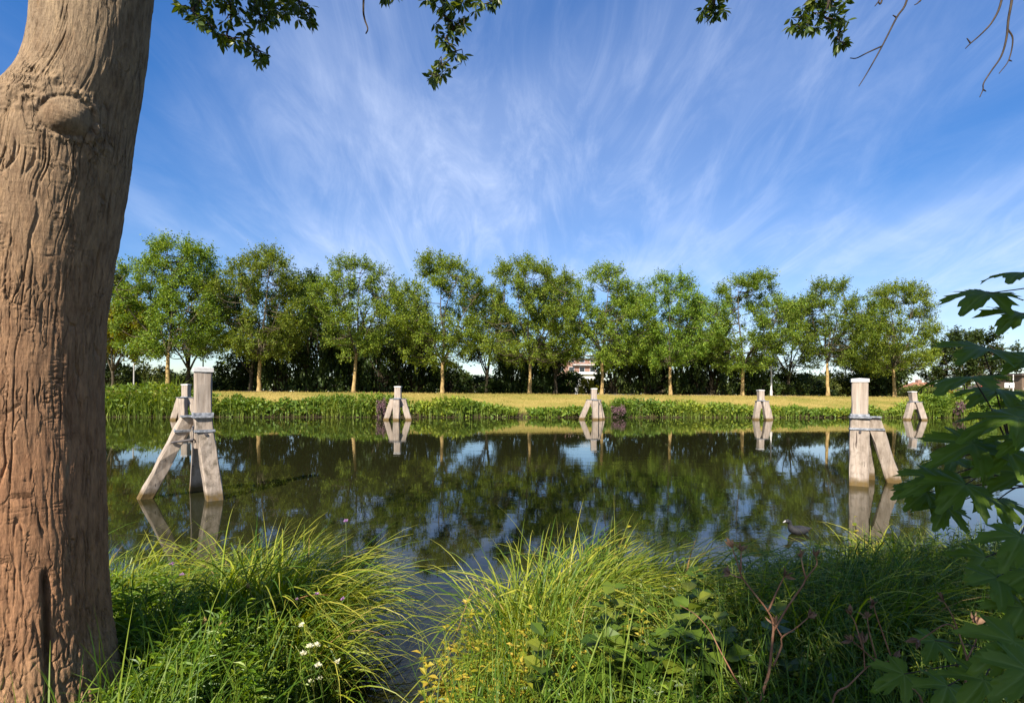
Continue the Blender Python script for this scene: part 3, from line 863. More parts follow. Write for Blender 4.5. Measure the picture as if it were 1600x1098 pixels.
# ------------------------------------------------------------------ blades, reeds, herbs
def blades(mb, base, az, th0, curv, length, width, seg=6, kink=None, g=rng, power=1.4, side_noise=.0):
    n = len(base)
    s = np.linspace(0, 1, seg + 1)
    th = th0[:, None] + curv[:, None] * s[None] ** power
    if kink is not None:
        ks, kd = kink
        th = th + np.where(s[None] > ks[:, None], kd[:, None], 0)
    th = np.clip(th, -.2, 2.75)
    ds = (length / seg)[:, None]
    thm = (th[:, 1:] + th[:, :-1]) / 2
    h = np.concatenate([np.zeros((n, 1)), np.cumsum(np.sin(thm) * ds, 1)], 1)
    z = np.concatenate([np.zeros((n, 1)), np.cumsum(np.cos(thm) * ds, 1)], 1)
    dirx, diry = np.cos(az), np.sin(az)
    sw = side_noise * np.sin(s[None] * 3 + g.uniform(0, 6, (n, 1))) * length[:, None] if side_noise else 0 * h
    c = np.stack([base[:, 0, None] + h * dirx[:, None] - sw * diry[:, None], base[:, 1, None] + h * diry[:, None] + sw * dirx[:, None], base[:, 2, None] + z], -1)
    tw = g.uniform(-.9, .9, n)
    wx = -diry * np.cos(tw); wy = dirx * np.cos(tw); wz = np.sin(tw)
    wd = np.stack([wx, wy, wz], -1)[:, None, :]
    w = width[:, None] * (np.minimum(1, .55 + 2 * s)[None] * (1 - s[None] ** 2.2) + .04)
    a = c + wd * w[..., None] / 2; b = c - wd * w[..., None] / 2
    v = np.stack([a, b], 2)                      # n, seg+1, 2, 3
    k = np.arange(seg)
    f1 = np.stack([2 * k, 2 * k + 1, 2 * k + 3, 2 * k + 2], -1)
    f = (f1[None] + (np.arange(n) * (seg + 1) * 2)[:, None, None]).reshape(-1, 4)
    t = np.repeat(np.repeat(s[None], n, 0)[..., None], 2, -1)
    mb.add(v.reshape(-1, 3), f, t.reshape(-1))

# fringe of the far bank: height of the growth against photograph column
FX = [100, 170, 250, 320, 345, 405, 430, 520, 600, 640, 690, 705, 790, 806, 828, 840, 910, 945, 975, 1040, 1150, 1200, 1300, 1395, 1425, 1500, 1600, 1700]
FT = [600, 602, 598, 610, 618, 616, 622, 612, 608, 622, 616, 612, 632, 638, 643, 634, 632, 622, 617, 620, 627, 630, 634, 634, 618, 613, 616, 616]
def fringe(px):
    return np.interp(px, FX, FT) + 6.0 * sstep(320, 380, px) * sstep(1430, 1390, px)

def bank_growth(n, g, front_lo, front_hi):
    px = g.uniform(90, 1720, n)
    u = (px - 800) / F
    off = g.uniform(front_lo, front_hi, n)
    y = (40.5 + off) / (1 - .158 * u)
    x = u * y
    z0 = height(x, y)
    z0 = np.maximum(z0, -.05)
    topz = EYE - (fringe(px) + 7 * noise3(np.stack([px * .035, px * 0, px * 0], -1)) + 6 * noise3(np.stack([px * .14, px * 0 + 9, px * 0], -1)) - hy(px)) / F * y
    h = np.clip(topz - z0, .25, 2.6)
    return px, np.stack([x, y, z0], -1), h

g = np.random.default_rng(21)
mb = MB()
px, base, h = bank_growth(17000, g, -.15, 1.5)
reedy = (noise3(np.stack([px * .012, px * 0, px * 0 + 2], -1)) > .02) | (px < 335) | ((px > 1040) & (px < 1170))
keep = reedy | (g.uniform(size=len(px)) < .22)
base, h = base[keep], h[keep]
n = len(base)
L_ = h * g.uniform(.45, 1.3, n) * (1 + .35 * noise3(np.stack([base[:, 0] * .8, base[:, 1] * .8, 0 * base[:, 0]], -1)))
blades(mb, base, g.uniform(0, 6.283, n), np.abs(g.normal(0, .22, n)), np.abs(g.normal(.9, .6, n)), L_, g.uniform(.03, .065, n), 5, g=g)
tag(mb.build('bank_reeds', M['reed']), 'long fringe of green reeds and grass along the far waterline', 'reeds', kind='stuff')

mb = MB()
px, base, h = bank_growth(24000, g, -.1, 1.4)
nz_ = noise3(np.stack([px * .03, px * 0 + 7, px * 0], -1))
keep = nz_ > -.3
base, h, px = base[keep], h[keep], px[keep]
n = len(base)
pos = base + np.stack([g.normal(0, .15, n), g.normal(0, .2, n), h * g.uniform(.05, .95, n) ** .8], -1)
instance(mb, KITE_V * np.array([.55, 1, 1]), KITE_F, pos, frames(unit(rdir(n, g) + np.array([0, -.4, .3])), unit(rdir(n, g) + np.array([0, -.3, .8]))), g.uniform(.13, .36, n))
tag(mb.build('bank_weeds', M['bank_leaf']), 'broad-leaved weeds growing along the far waterline', 'weeds', kind='stuff')

# rough dry grass on the slope, short
mb = MB()
n = 26000
px = g.uniform(60, 1750, n); u = (px - 800) / F
off = g.uniform(.9, 9.0, n)
y = (40.5 + off) / (1 - .158 * u); x = u * y
base = np.stack([x, y, height(x, y) - .01], -1)
blades(mb, base, g.uniform(0, 6.283, n), np.abs(g.normal(.2, .2, n)), g.uniform(0, .8, n), g.uniform(.05, .16, n), g.uniform(.03, .07, n), 2, g=g)
M['dry_grass'] = leaf_mat('dry_grass', [(0, (.15, .15, .03)), (.5, (.33, .25, .07)), (1, (.46, .35, .13))], .2, .7, .1, world_scale=.3)
tag(mb.build('dry_grass', M['dry_grass']), 'short dry golden grass on the far bank slope', 'grass', kind='stuff')

# rounded bushes and flowering clumps on the far waterline
BB = [(662, 22, 622, 'leafy green bush between the leftmost full mooring dolphin and the open slope'), (730, 34, 618, 'leafy green bush in front of the fourth trunk'), (512, 26, 612, 'tall leafy clump below the third trunk'),
      (375, 30, 612, 'leafy clump right of the near left mooring dolphin'), (972, 28, 618, 'leafy green bush right of the middle mooring dolphin'), (1020, 22, 622, 'leafy green bush below the seventh trunk'),
      (1450, 34, 614, 'bushy clump right of the farthest mooring dolphin'), (1505, 40, 610, 'tall bushy clump below the spreading dark tree'), (1560, 40, 612, 'bushy clump on the bank below the brown building')]
bbp = [make_shrub_proto('bank_bush', 970 + k, M['bank_leaf'], n_cl=34, per=80, leaf=.30) for k in range(2)]
for k, (px, hw, ty, lab) in enumerate(BB):
    o = bbp[k % 2] if k < 2 else copy_tree(bbp[k % 2])
    u = (px - 800) / F; y = 41.4 / (1 - .158 * u); x = u * y
    z = float(height(x, y))
    o.location = (x, y, max(z, 0) - .05)
    o.scale = (hw / F * y * 1.1, .9, (EYE - (ty + (4 if px < 1400 else 0) - hy(px)) / F * y - z))
    o.rotation_euler = (0, 0, 3.14 * (k % 2) + .3 * k)
    tag(o, lab, 'bush', 'bushes along the far waterline')
pp_ = make_shrub_proto('purple_flower_clump', 985, M['leaf_purple'], n_cl=22, per=70, leaf=.34)
for k, (px, hw, cy, hpx, lab) in enumerate([(596, 11, 634, 26, 'mauve flowering clump left of the leftmost full mooring dolphin'), (966, 16, 640, 16, 'pink flowering clump right of the middle mooring dolphin'),
                                            (1500, 9, 634, 18, 'mauve flowering clump among the bushes at far right')]):
    o = pp_ if k == 0 else copy_tree(pp_)
    u = (px - 800) / F; y = 40.3 / (1 - .158 * u); x = u * y
    ztop = EYE - (cy - hpx / 2 - hy(px)) / F * y; zb = EYE - (cy + hpx / 2 - hy(px)) / F * y
    o.location = (x, y, zb - .1); o.scale = (hw / F * y, .5, ztop - zb + .1)
    tag(o, lab, 'flowers', 'purple flower clumps on the far bank')

# ------------------------------------------------------------------ mooring dolphins
def beam(p0, p1, w, d, side, ch=.022, rings=7, jit=.006, seed=0, t=0.0, top_cut=None):
    """chamfered squared timber from p0 (bottom) to p1 (top)"""
    g = np.random.default_rng(seed)
    p0 = np.asarray(p0, float); p1 = np.asarray(p1, float)
    ax = unit(p1 - p0)
    s = unit(np.asarray(side, float) - ax * np.dot(ax, side)); q = np.cross(ax, s)
    a, b = w / 2, d / 2
    prof = np.array([[a - ch, -b], [a, -b + ch], [a, b - ch], [a - ch, b], [-a + ch, b], [-a, b - ch], [-a, -b + ch], [-a + ch, -b]])
    mbx = MB()
    rows = []
    for k in range(rings):
        f = k / (rings - 1)
        c = p0 + (p1 - p0) * f
        pr = prof + g.normal(0, jit, prof.shape)
        row = c + pr[:, :1] * s + pr[:, 1:] * q
        if k == rings - 1 and top_cut is not None:      # cut the head level
            row = row + ax * ((top_cut - row[:, 2:3]) / ax[2])
        rows.append(row)
    v = np.concatenate(rows)
    i = np.arange(rings - 1)[:, None]; j = np.arange(8)[None]; j2 = (j + 1) % 8
    f = np.stack([i * 8 + j, i * 8 + j2, (i + 1) * 8 + j2, (i + 1) * 8 + j], -1).reshape(-1, 4)
    mbx.add(v, f, np.full(len(v), t))
    mbx.f.append(np.array([list(range((rings - 1) * 8, rings * 8))]))
    mbx.f.append(np.array([list(range(8))[::-1]]))
    return mbx

def box(mb, c, half, axes=None):
    c = np.asarray(c, float)
    ax = np.eye(3) if axes is None else np.asarray(axes, float)
    sg = np.array([[-1, -1, -1], [1, -1, -1], [1, 1, -1], [-1, 1, -1], [-1, -1, 1], [1, -1, 1], [1, 1, 1], [-1, 1, 1]])
    v = c + (sg * np.asarray(half)) @ ax
    mb.add(v, [[0, 3, 2, 1], [4, 5, 6, 7], [0, 1, 5, 4], [1, 2, 6, 5], [2, 3, 7, 6], [3, 0, 4, 7]])

def dolphin(loc, label, legs, rot=0.0, post_w=.37, top=2.30, shoulder=1.45, lean=(0, 0), detail=True, seed=1, post_bottom=.9, face=0.0, face_legs=False):
    """legs: (base dx, base dy, width, rot-spots, top dx, top dy)"""
    e = thing('mooring_dolphin', label, 'mooring post', loc, 'timber mooring dolphins in the canal', rot)
    lx, ly = lean
    p = lambda z: np.array([lx * z, ly * z, z])
    FS = np.array([math.cos(face), math.sin(face), 0.0]); FT_ = np.array([-math.sin(face), math.cos(face), 0.0]); FX3 = np.array([FS, FT_, [0, 0, 1.0]])
    beam(p(post_bottom), p(top), post_w, post_w, FS, rings=6, seed=seed, jit=.004).build('post', M['timber'], e)
    c = MB()
    hw = post_w / 2 + .018
    ctr = p(top)
    v = np.array([[-hw, -hw, -.05], [hw, -hw, -.05], [hw, hw, -.05], [-hw, hw, -.05], [-hw, -hw, .022], [hw, -hw, .022], [hw, hw, .022], [-hw, hw, .022], [0, 0, .045]]) @ FX3 + ctr
    c.add(v, [[0, 1, 5, 4], [1, 2, 6, 5], [2, 3, 7, 6], [3, 0, 4, 7]]); c.f.append(np.array([[4, 5, 8], [5, 6, 8], [6, 7, 8], [7, 4, 8]]))
    c.build('cap', M['cap'], e)
    for k, (bx, by, w, t, tx, ty) in enumerate(legs):
        tp = np.array([tx, ty, shoulder]); ax = unit(tp - np.array([bx, by, 0]))
        b0 = np.array([bx, by, 0]) - ax * .7
        out = np.array([bx - tx, by - ty, 0.0]); out = out if np.linalg.norm(out) > .05 else np.array([0, -1.0, 0])
        side = FS if face_legs else np.cross(unit(out), [0, 0, 1])
        lg = beam(b0, tp, w, w * .95, side, rings=9, seed=seed * 10 + k, jit=.007, t=t, top_cut=shoulder).build('leg', M['timber'], e)
        # zinc plate on the leg head, bolt lower down
        z = MB()
        sx = unit(side); sy = np.cross([0, 0, 1], sx)
        box(z, np.array([tx, ty, shoulder + .014]), (w / 2 + .02, w * .55 + .03, .012), [sx, sy, [0, 0, 1]])
        z.build('head_plate', M['zinc'], lg)
        if detail:
            fo = unit(np.cross(side, ax)); fo = fo if np.dot(fo, out) > 0 else -fo
            for bz in (.30,):
                q = tp - ax * bz + fo * (w * .95 / 2)
                bo = MB(); tube(bo, np.array([q - fo * .01, q + fo * .025]), [.026, .026], 8); bo.build('bolt', M['iron'], lg)
            # strap round this leg, reaching to the post
            q = tp - ax * .24
            st = MB()
            box(st, q, (w / 2 + .016, w * .95 / 2 + .016, .022), [unit(side), fo, ax])
            st.build('strap', M['zinc'], lg)
    # band round the post at the shoulder and one just above
    bnd = MB()
    for z_, th in ((shoulder + .055, .026),):
        for sx in (-1, 1):
            box(bnd, p(z_) + FS * sx * (post_w / 2 + .012), (.012, post_w / 2 + .026, th), FX3)
            box(bnd, p(z_) + FT_ * sx * (post_w / 2 + .0125), (post_w / 2, .012, th), FX3)
    bnd.build('band', M['zinc'], e)
    # tie bars between legs and post
    for k, (bx, by, w, t, tx, ty) in enumerate(legs):
        tp = np.array([tx, ty, shoulder]); ax = unit(tp - np.array([bx, by, 0]))
        q = tp - ax * .50
        side = unit(np.cross(unit(np.array([bx - tx, by - ty, 1e-3])), [0, 0, 1]))
        if detail and math.hypot(bx, by) > .5:
            tb = MB()
            a0 = q - side * (w / 2 + .012) ; a1 = np.array([tx * .2, ty * .2, q[2] + .06]) - side * .2
            tube(tb, np.array([a0, a1]), [.022, .022], 6)
            tb.build('tie_bar', M['iron'], e)
    return e

def dl(px, d, z=0):
    return ((px - 800) / F * d, d, z)

dolphin(dl(317, 9.25), 'near left mooring dolphin in the water, tallest in view, white-capped post on three raking legs',
        [(-.94, -.12, .215, .1, -.22, -.05), (.33, -.17, .27, 1.0, .11, -.19), (-.48, .65, .25, .1, -.14, .21)], post_w=.265, top=2.31, seed=3, face=R(37), face_legs=True)
dolphin(dl(1343, 11.35), 'near right mooring dolphin beside the maple leaves, white-capped post with one leg raking right',
        [(-.20, -.28, .35, .55, -.14, -.22), (.86, .10, .275, .05, .31, .03), (.60, .60, .30, .05, .17, .24)], post_w=.30, top=2.28, seed=5, face=R(-30), face_legs=True)
dolphin(dl(291, 33.2), 'distant mooring dolphin half hidden behind the near left one', [(-.75, 0, .40, 0, -.30, 0), (0, -.3, .40, 0, 0, -.33), (.7, .1, .40, 0, .3, .05)], post_w=.40, detail=False, seed=6)
dolphin(dl(622, 35.4), 'distant mooring dolphin beside the mauve flowers, left of the open grassy slope', [(-.78, 0, .40, 0, -.33, 0), (-.02, -.35, .42, 0, 0, -.36), (.74, .1, .42, 0, .33, .05)], post_w=.43, detail=False, seed=7)
dolphin(dl(928, 38.3), 'distant mooring dolphin in the middle of the canal view beside the pink flowers', [(-.92, 0, .38, 0, -.34, 0), (.05, -.35, .42, 0, .04, -.36), (.66, .25, .36, 0, .32, .12), (.5, -.1, .30, 0, .30, -.1)], post_w=.41, detail=False, seed=8)
dolphin(dl(1191, 40.0), 'distant mooring dolphin below the pale lamp post', [(-.50, 0, .40, 0, -.28, 0), (.28, -.35, .44, 0, .02, -.34), (.72, .2, .36, 0, .30, .1)], post_w=.42, detail=False, seed=9, lean=(-.06, 0))
dolphin(dl(1432, 41.8), 'farthest right mooring dolphin, post leaning with one short leg', [(-.78, 0, .40, 0, -.40, 0), (.35, -.3, .44, 0, -.06, -.20)], post_w=.42, detail=False, seed=10, lean=(-.15, 0))

# ------------------------------------------------------------------ the big trunk at left
TY0 = 2.2
PY = np.array([-420, -250, -120, 0, 60, 100, 130, 150, 180, 250, 400, 500, 600, 700, 800, 900, 980, 1040, 1098, 1180, 1300])
PR = np.array([255, 250, 240, 231, 227, 222, 219, 216, 211, 204, 180, 167, 164, 166, 168, 171, 178, 188, 201, 225, 262])
PL = np.array([30, 38, 44, 42, 40, 32, 20, 4, -22, -62, -92, -104, -108, -108, -108, -110, -116, -128, -146, -176, -230])
def trunk_axis(py):
    r = np.interp(py, PY, PR); l = np.interp(py, PY, PL)
    tr = np.arctan((r - 800) / F); tl = np.arctan((l - 800) / F)
    tc_ = (tr + tl) / 2; ph = (tr - tl) / 2
    dist = TY0 / np.cos(tc_)
    return np.tan(tc_) * TY0, dist * np.sin(ph), EYE - (py - 608) / F * TY0
NA = 460
py = np.concatenate([np.linspace(1290, 1125, 24, endpoint=False), np.linspace(1125, -15, 700, endpoint=False), np.linspace(-15, -420, 40)])
NZ = len(py)
cx, rr, cz = trunk_axis(py)
ker = np.ones(15) / 15
sm = lambda a: np.convolve(np.pad(a, 7, mode='edge'), ker, 'valid')
cx, rr = sm(cx), sm(rr)
fc_ = math.atan2(-TY0, -cx[NZ // 2])
ang = fc_ + np.concatenate([np.linspace(-1.75, 1.75, 380, endpoint=False), np.linspace(1.75, 2 * np.pi - 1.75, NA - 380, endpoint=False)])
Aang, Zz = np.meshgrid(ang, cz)
ca, sa = np.cos(Aang), np.sin(Aang)
P0 = np.stack([ca * .24, sa * .24, Zz], -1)          # coordinate for the bark pattern
facing = math.atan2(-TY0, -cx[NZ // 2]) % (2 * np.pi)     # direction from trunk to camera
disp = .007 * noise3(P0 * np.array([3, 3, 1.2])) + .0025 * noise3(P0 * np.array([10, 10, 3]) + 9)
warp = .05 * np.stack([noise3(P0 * 7 + 1), noise3(P0 * 7 + 31), noise3(P0 * 6 + 61)], -1)
def cracks(fx, fz, w, off):
    q = (P0 + warp * .2) * np.array([fx, fx, fz]) + off
    return np.exp(-(noise3(q) / w) ** 2)
foot = sstep(1.35, .75, Zz)
topm = sstep(2.75, 3.25, Zz)
mid = 1 - np.maximum(foot, topm)
msk = sstep(-.15, .35, noise3(P0 * np.array([6, 6, 2.2]) + 40))
msk2 = sstep(-.1, .3, noise3(P0 * np.array([12, 12, 5.5]) + 240))
c_long = cracks(42, 1.0, .055, 3) * np.maximum(msk * .6, msk2)
c_short = cracks(66, 3.4, .07, 13) * sstep(-.05, .4, noise3(P0 * np.array([9, 9, 4]) + 77))
c_foot = np.maximum(cracks(46, 8, .14, 23), cracks(30, 19, .08, 33) * .7)
c_top = cracks(60, 1.8, .06, 53) * sstep(0, .4, noise3(P0 * np.array([9, 9, 1.5]) + 99))
c_hor = cracks(9, 42, .05, 83) * sstep(.15, .5, noise3(P0 * np.array([14, 14, 5]) + 170))
crk = np.clip(c_long * (mid * 1.0 + topm * .35) + .55 * c_short * mid + .4 * c_hor * mid + c_foot * foot * .9 + c_top * topm * .6, 0, 1)
disp -= .0085 * crk
ridge = fbm(P0 * np.array([70, 70, 9]) + 5, 3)
rside = sstep(.35, .75, np.sin(Aang - facing))
disp += (.0016 + .0024 * foot + .0020 * rside) * ridge
# horizontal wrinkles
disp += .0006 * mid * noise3(P0 * np.array([12, 12, 95]) + 500)
# the healed branch knot facing the camera
def blob(px_, py_, sx, sz):
    x_, r_, z_ = trunk_axis(np.array([float(py_)]))
    # angle whose silhouette column is px_
    best = None
    for a in np.linspace(facing - 1.5, facing + 1.5, 400):
        X_ = x_[0] + r_[0] * math.cos(a); Y_ = TY0 + r_[0] * math.sin(a)
        d_ = abs((X_ / Y_) * F + 800 - px_)
        if best is None or d_ < best[0]: best = (d_, a)
    da = (Aang - best[1] + np.pi) % (2 * np.pi) - np.pi
    return da * r_[0] / sx, (Zz - z_[0]) / sz
bx_, bz_ = blob(100, 220, .080, .074)
q2 = bx_ ** 2 + (bz_ * np.where(bz_ > 0, .85, 1.15)) ** 2
knob = np.where(q2 < 1, np.sqrt(np.clip(1 - q2, 0, 1)), 0)
sk = sstep(0, .45, knob)
collar = np.exp(-((np.sqrt(q2) - 1.22) / .22) ** 2)
disp = disp * (1 - .85 * sk) + .034 * np.clip(1 - q2, 0, 1) ** .9 + 0.0004 * sk * np.sin(bz_ * 30 + 3 * bx_ + 2 * noise3(P0 * 12)) + collar * (.004 + .012 * (1 - np.abs(fbm(P0 * np.array([34, 34, 26]) + 200, 3)).clip(0, 1)) * sstep(-.3, .5, noise3(P0 * 12 + 210)))
# rough torn collar running to the right of the knot and left of it
bx2, bz2 = blob(152, 235, .05, .085)
disp += np.exp(-(bx2 ** 2 + bz2 ** 2)) * (.012 * fbm(P0 * 36 + 300, 3) + .006)
bx3, bz3 = blob(20, 190, .14, .10)
disp += np.exp(-(bx3 ** 2 + bz3 ** 2)) * (.012 * fbm(P0 * np.array([26, 26, 30]) + 330, 3) + .012)
# vertical seam at the foot
gx_, gz_ = blob(78, 990, .011, .30)
disp -= .038 * np.exp(-gx_ ** 2) * sstep(1.15, .88, np.where(gz_ > 0, gz_, 0))
gx2, gz2 = blob(55, 1000, .05, .30)
disp += .018 * np.exp(-gx2 ** 2) * sstep(1.3, .7, np.abs(gz2))
# root flare ribs
fl = sstep(.85, .35, Zz)
disp += fl * .022 * np.sin(Aang * 5 + 1.2) * (1 + .5 * np.sin(Aang * 2))
Rr = rr[:, None] + disp
V = np.stack([cx[:, None] + Rr * ca, TY0 + Rr * sa, Zz + 0 * Rr], -1)
mb = MB()
i = np.arange(NZ - 1)[:, None]; j = np.arange(NA)[None]; j2 = (j + 1) % NA
fq = np.stack([i * NA + j, i * NA + j2, (i + 1) * NA + j2, (i + 1) * NA + j], -1).reshape(-1, 4)
palem = np.clip((c_long * mid + .5 * c_short * mid) * sstep(-.05, .45, noise3(P0 * np.array([11, 11, 3]) + 150)) + .45 * collar * sstep(-.2, .5, ridge), 0, 1)
tx0, tz0 = cx[20], float(height(cx[20], TY0))
big = thing('foreground_tree', 'big brown fissured tree trunk filling the left edge, with its overhanging branches', 'tree', (tx0, TY0, 0))
OFF = np.array([tx0, TY0, 0])
mb.add(V - OFF, fq, np.where(sk > .02, -sk, palem))
mb.build('trunk', M['trunk'], big, smooth=True)
# limb leaving to the left, and boughs above the frame
mb = MB()
x_, r_, z_ = trunk_axis(np.array([205.0]))
c = curve_pts([[x_[0], TY0, z_[0] - .12], [x_[0] - .30, TY0 + .02, z_[0] - .02], [x_[0] - .75, TY0 - .05, z_[0] + .12], [x_[0] - 1.5, TY0 - .3, z_[0] + .9], [x_[0] - 2.1, TY0 - .6, z_[0] + 2.2]], 8)
tube(mb, c - OFF, np.interp(np.linspace(0, 1, len(c)), [0, .2, 1], [.15, .135, .07]), 24)
mb.build('limb', M['trunk'], big, smooth=True)
xt = cx[-1]; zt = cz[-1]
boughs = [[[xt, TY0, zt - .3], [xt + .5, TY0 + .5, zt + .35], [-.7, 3.3, zt + .75], [.6, 3.6, zt + .8], [1.7, 3.6, zt + .75], [2.6, 3.6, zt + .7]],
          [[xt, TY0, zt - .25], [xt + .15, TY0 + .3, zt + .9], [-1.0, 2.6, zt + 2.0], [-.4, 2.2, zt + 3.2]],
          [[xt, TY0, zt - .3], [xt - .4, TY0 - .2, zt + .8], [-2.6, 1.2, zt + 2.2], [-2.8, .8, zt + 3.4]]]
BP = []
for k, bpts in enumerate(boughs):
    mb = MB(); c = curve_pts(bpts, 8); BP.append(c)
    tube(mb, c - OFF, np.linspace(.13 if k else .10, .02, len(c)), 12)
    mb.build('bough', M['branch'], big, smooth=True)

# leaf sprays that hang into the top of the frame
LEAFLET_V = np.array([[0, 0, 0], [.5, .30, .06], [.5, .62, .06], [0, 1, -.05], [-.5, .62, .06], [-.5, .30, .06]])
LEAFLET_F = np.array([[0, 1, 2, 3], [0, 3, 4, 5]])
g = np.random.default_rng(77)
def spray(blobs, depth, leafn=1.0, twig_from=None, leaf_len=.058):
    """blobs: (px, py, rx, ry); a twig runs through them and carries fans of leaflets"""
    lp, ld, ln, ls = [], [], [], []
    tw = MB()
    pts = [at(b[0], b[1], depth + g.normal(0, .06)) for b in blobs]
    start = at(blobs[0][0] + g.uniform(-20, 20), -70, depth)
    d = BP[0] - start; near = BP[0][np.argmin(np.linalg.norm(d, axis=1))]
    c = curve_pts([near, start] + pts, 5)
    tube(tw, c - OFF, np.linspace(.012, .0025, len(c)), 5, cap=False)
    for (bx, by, rx, ry), p in zip(blobs, pts):
        nf = max(3, int(rx * ry / 34 * leafn))
        for k in range(nf):
            q = at(bx + g.uniform(-1, 1) * rx, by + g.uniform(-1, 1) * ry, depth + g.normal(0, .12))
            tube(tw, np.array([p, (p + q) / 2 + g.normal(0, .015, 3), q]) - OFF, [.0035, .0028, .002], 4, cap=False)
            m = g.integers(7, 12)
            ax = unit(np.array([g.normal(0, .5), g.normal(0, .4), -.8]))
            sd = unit(np.cross(ax, rdir(1, g)[0]))
            for a in np.linspace(-1.5, 1.5, m):
                dd = unit(ax * math.cos(a) + sd * math.sin(a) + g.normal(0, .22, 3))
                lp.append(q + dd * .008 - OFF); ld.append(dd); ln.append(unit(rdir(1, g)[0] + np.array([0, -.5, .8]))); ls.append(leaf_len * g.uniform(.7, 1.25))
    tw.build('hanging_twig', M['twig'], big)
    mbl = MB()
    instance(mbl, LEAFLET_V * np.array([.34, 1, .5]), LEAFLET_F, np.array(lp), frames(np.array(ld), np.array(ln)), np.array(ls))
    tag(mbl.build('leaf_spray', M['spray_leaf'], big), kind='stuff')
spray([(306, -5, 22, 16), (296, 18, 22, 12), (318, 32, 18, 12), (328, 42, 10, 7)], 3.3)
spray([(352, 0, 14, 10), (358, 22, 14, 18), (350, 58, 16, 12), (372, 60, 16, 14), (395, 76, 16, 10), (410, 88, 12, 9)], 3.3)
spray([(395, 0, 30, 12), (400, 22, 26, 16), (405, 38, 14, 8)], 3.45)
spray([(432, 4, 22, 14), (440, 14, 10, 8)], 3.35)
spray([(462, 0, 18, 10), (474, 18, 14, 12), (480, 30, 8, 6)], 3.2)
spray([(604, -6, 9, 6)], 3.3)
spray([(690, -5, 30, 10), (688, 22, 22, 18), (704, 42, 20, 16), (692, 62, 14, 10), (708, 80, 12, 10), (686, 104, 20, 12), (676, 116, 10, 8)], 3.3)
spray([(725, -2, 26, 8), (742, 8, 14, 9), (768, 2, 10, 6)], 3.4)
spray([(1112, -2, 20, 12), (1108, 18, 18, 10), (1122, 22, 10, 10)], 3.3)
spray([(1262, 0, 20, 10), (1248, 28, 18, 14), (1240, 38, 10, 8)], 3.3)
spray([(1290, 0, 24, 12), (1282, 26, 20, 16), (1308, 34, 16, 12), (1304, 58, 14, 12), (1312, 68, 8, 6)], 3.35)
# a thin bare dead twig left of centre
mb = MB()
c = curve_pts([BP[0][14], at(566, -60, 3.3), at(563, 10, 3.3), at(565, 30, 3.3), at(570, 45, 3.3), at(567, 53, 3.3)], 5)
tube(mb, c - OFF, np.linspace(.009, .004, len(c)), 5); mb.build('bare_twig', M['twig'], big)
# crown above, out of frame
lp = []
tw = MB()
cpts = np.concatenate(BP)
while len(lp) < 260:
    q = np.array([g.uniform(-5.2, 1.6), g.uniform(.2, 4.6), g.uniform(5.2, 9.2)])
    if q[2] > EYE + .80 * q[1] + .75 and ((q[0] + 1.8) / 3.4) ** 2 + ((q[1] - 2.2) / 2.6) ** 2 + ((q[2] - 6.8) / 2.6) ** 2 < 1:
        lp.append(q + g.normal(0, .24, (60, 3)))
        nr = cpts[np.argmin(np.linalg.norm(cpts - q, axis=1))]
        tube(tw, np.array([nr, (nr + q) / 2 + g.normal(0, .08, 3), q]) - OFF, [.02, .012, .005], 4, cap=False)
lp = np.concatenate(lp)
mb = MB(); n = len(lp)
instance(mb, LEAFLET_V * np.array([.45, 1, .5]), LEAFLET_F, lp - OFF, frames(rdir(n, g), unit(rdir(n, g) + np.array([0, 0, .8]))), g.uniform(.08, .15, n))
mb.build('crown', M['spray_leaf'], big)
tag(tw.build('crown_twigs', M['branch'], big), kind='stuff')

# ------------------------------------------------------------------ tree behind the viewer whose shade falls on the right foreground
sh = thing('overhanging_tree', 'tree overhanging from the right with bare dark twigs in the top right corner', 'tree', (4.2, -3.6, 0))
SO = np.array([4.2, -3.6, 0])
mb = MB()
c = curve_pts([[4.2, -3.6, .4], [4.15, -3.55, 2.2], [4.0, -3.3, 4.0], [3.6, -2.6, 5.6]], 8)
tube(mb, c - SO, np.linspace(.24, .12, len(c)), 14); mb.build('trunk', M['bark_dark'], sh, smooth=True)
mb = MB()
LB = [[[3.8, -3.0, 4.8], [3.9, -1.0, 5.6], [4.0, 1.5, 6.0], [3.6, 3.4, 6.1]], [[4.0, -3.3, 3.9], [3.0, -2.6, 4.6], [2.0, -1.9, 4.9], [1.1, -1.6, 5.0]],
      [[4.0, -3.3, 3.6], [4.4, -2.3, 4.1], [5.0, -1.4, 4.6]], [[3.7, -2.8, 5.2], [2.8, -3.0, 6.2], [2.0, -3.1, 6.8]]]
SB = []
for q in LB:
    c = curve_pts(q, 6); SB.append(c); tube(mb, c - SO, np.linspace(.08, .015, len(c)), 8)
mb.build('bough', M['branch'], sh, smooth=True)
lp = []
cl = [(3.4, -2.9, 6.0, .8), (2.8, -3.1, 6.6, .7), (4.6, -2.9, 5.4, .8), (5.4, -2.3, 5.2, .7), (3.6, -3.4, 6.8, .8)]
for tx_ in np.arange(.95, 5.6, .40):
    for ty_ in np.arange(1.3, 4.7, .45):
        if noise3(np.array([tx_ * 1.1, ty_ * 1.1, 4.4])) > .0 or math.hypot(tx_ - 3.05, ty_ - 4.3) < .55 or math.hypot(tx_ - 1.2, ty_ - 3.5) < .5 or tx_ < .55 + .12 * ty_ + .1:
            continue
        s_ = (ty_ + g.uniform(.9, 3.6)) / SUN_DIR[1]
        q = np.array([tx_, ty_, .75]) - SUN_DIR * s_
        cl.append((q[0], q[1], q[2], .42))
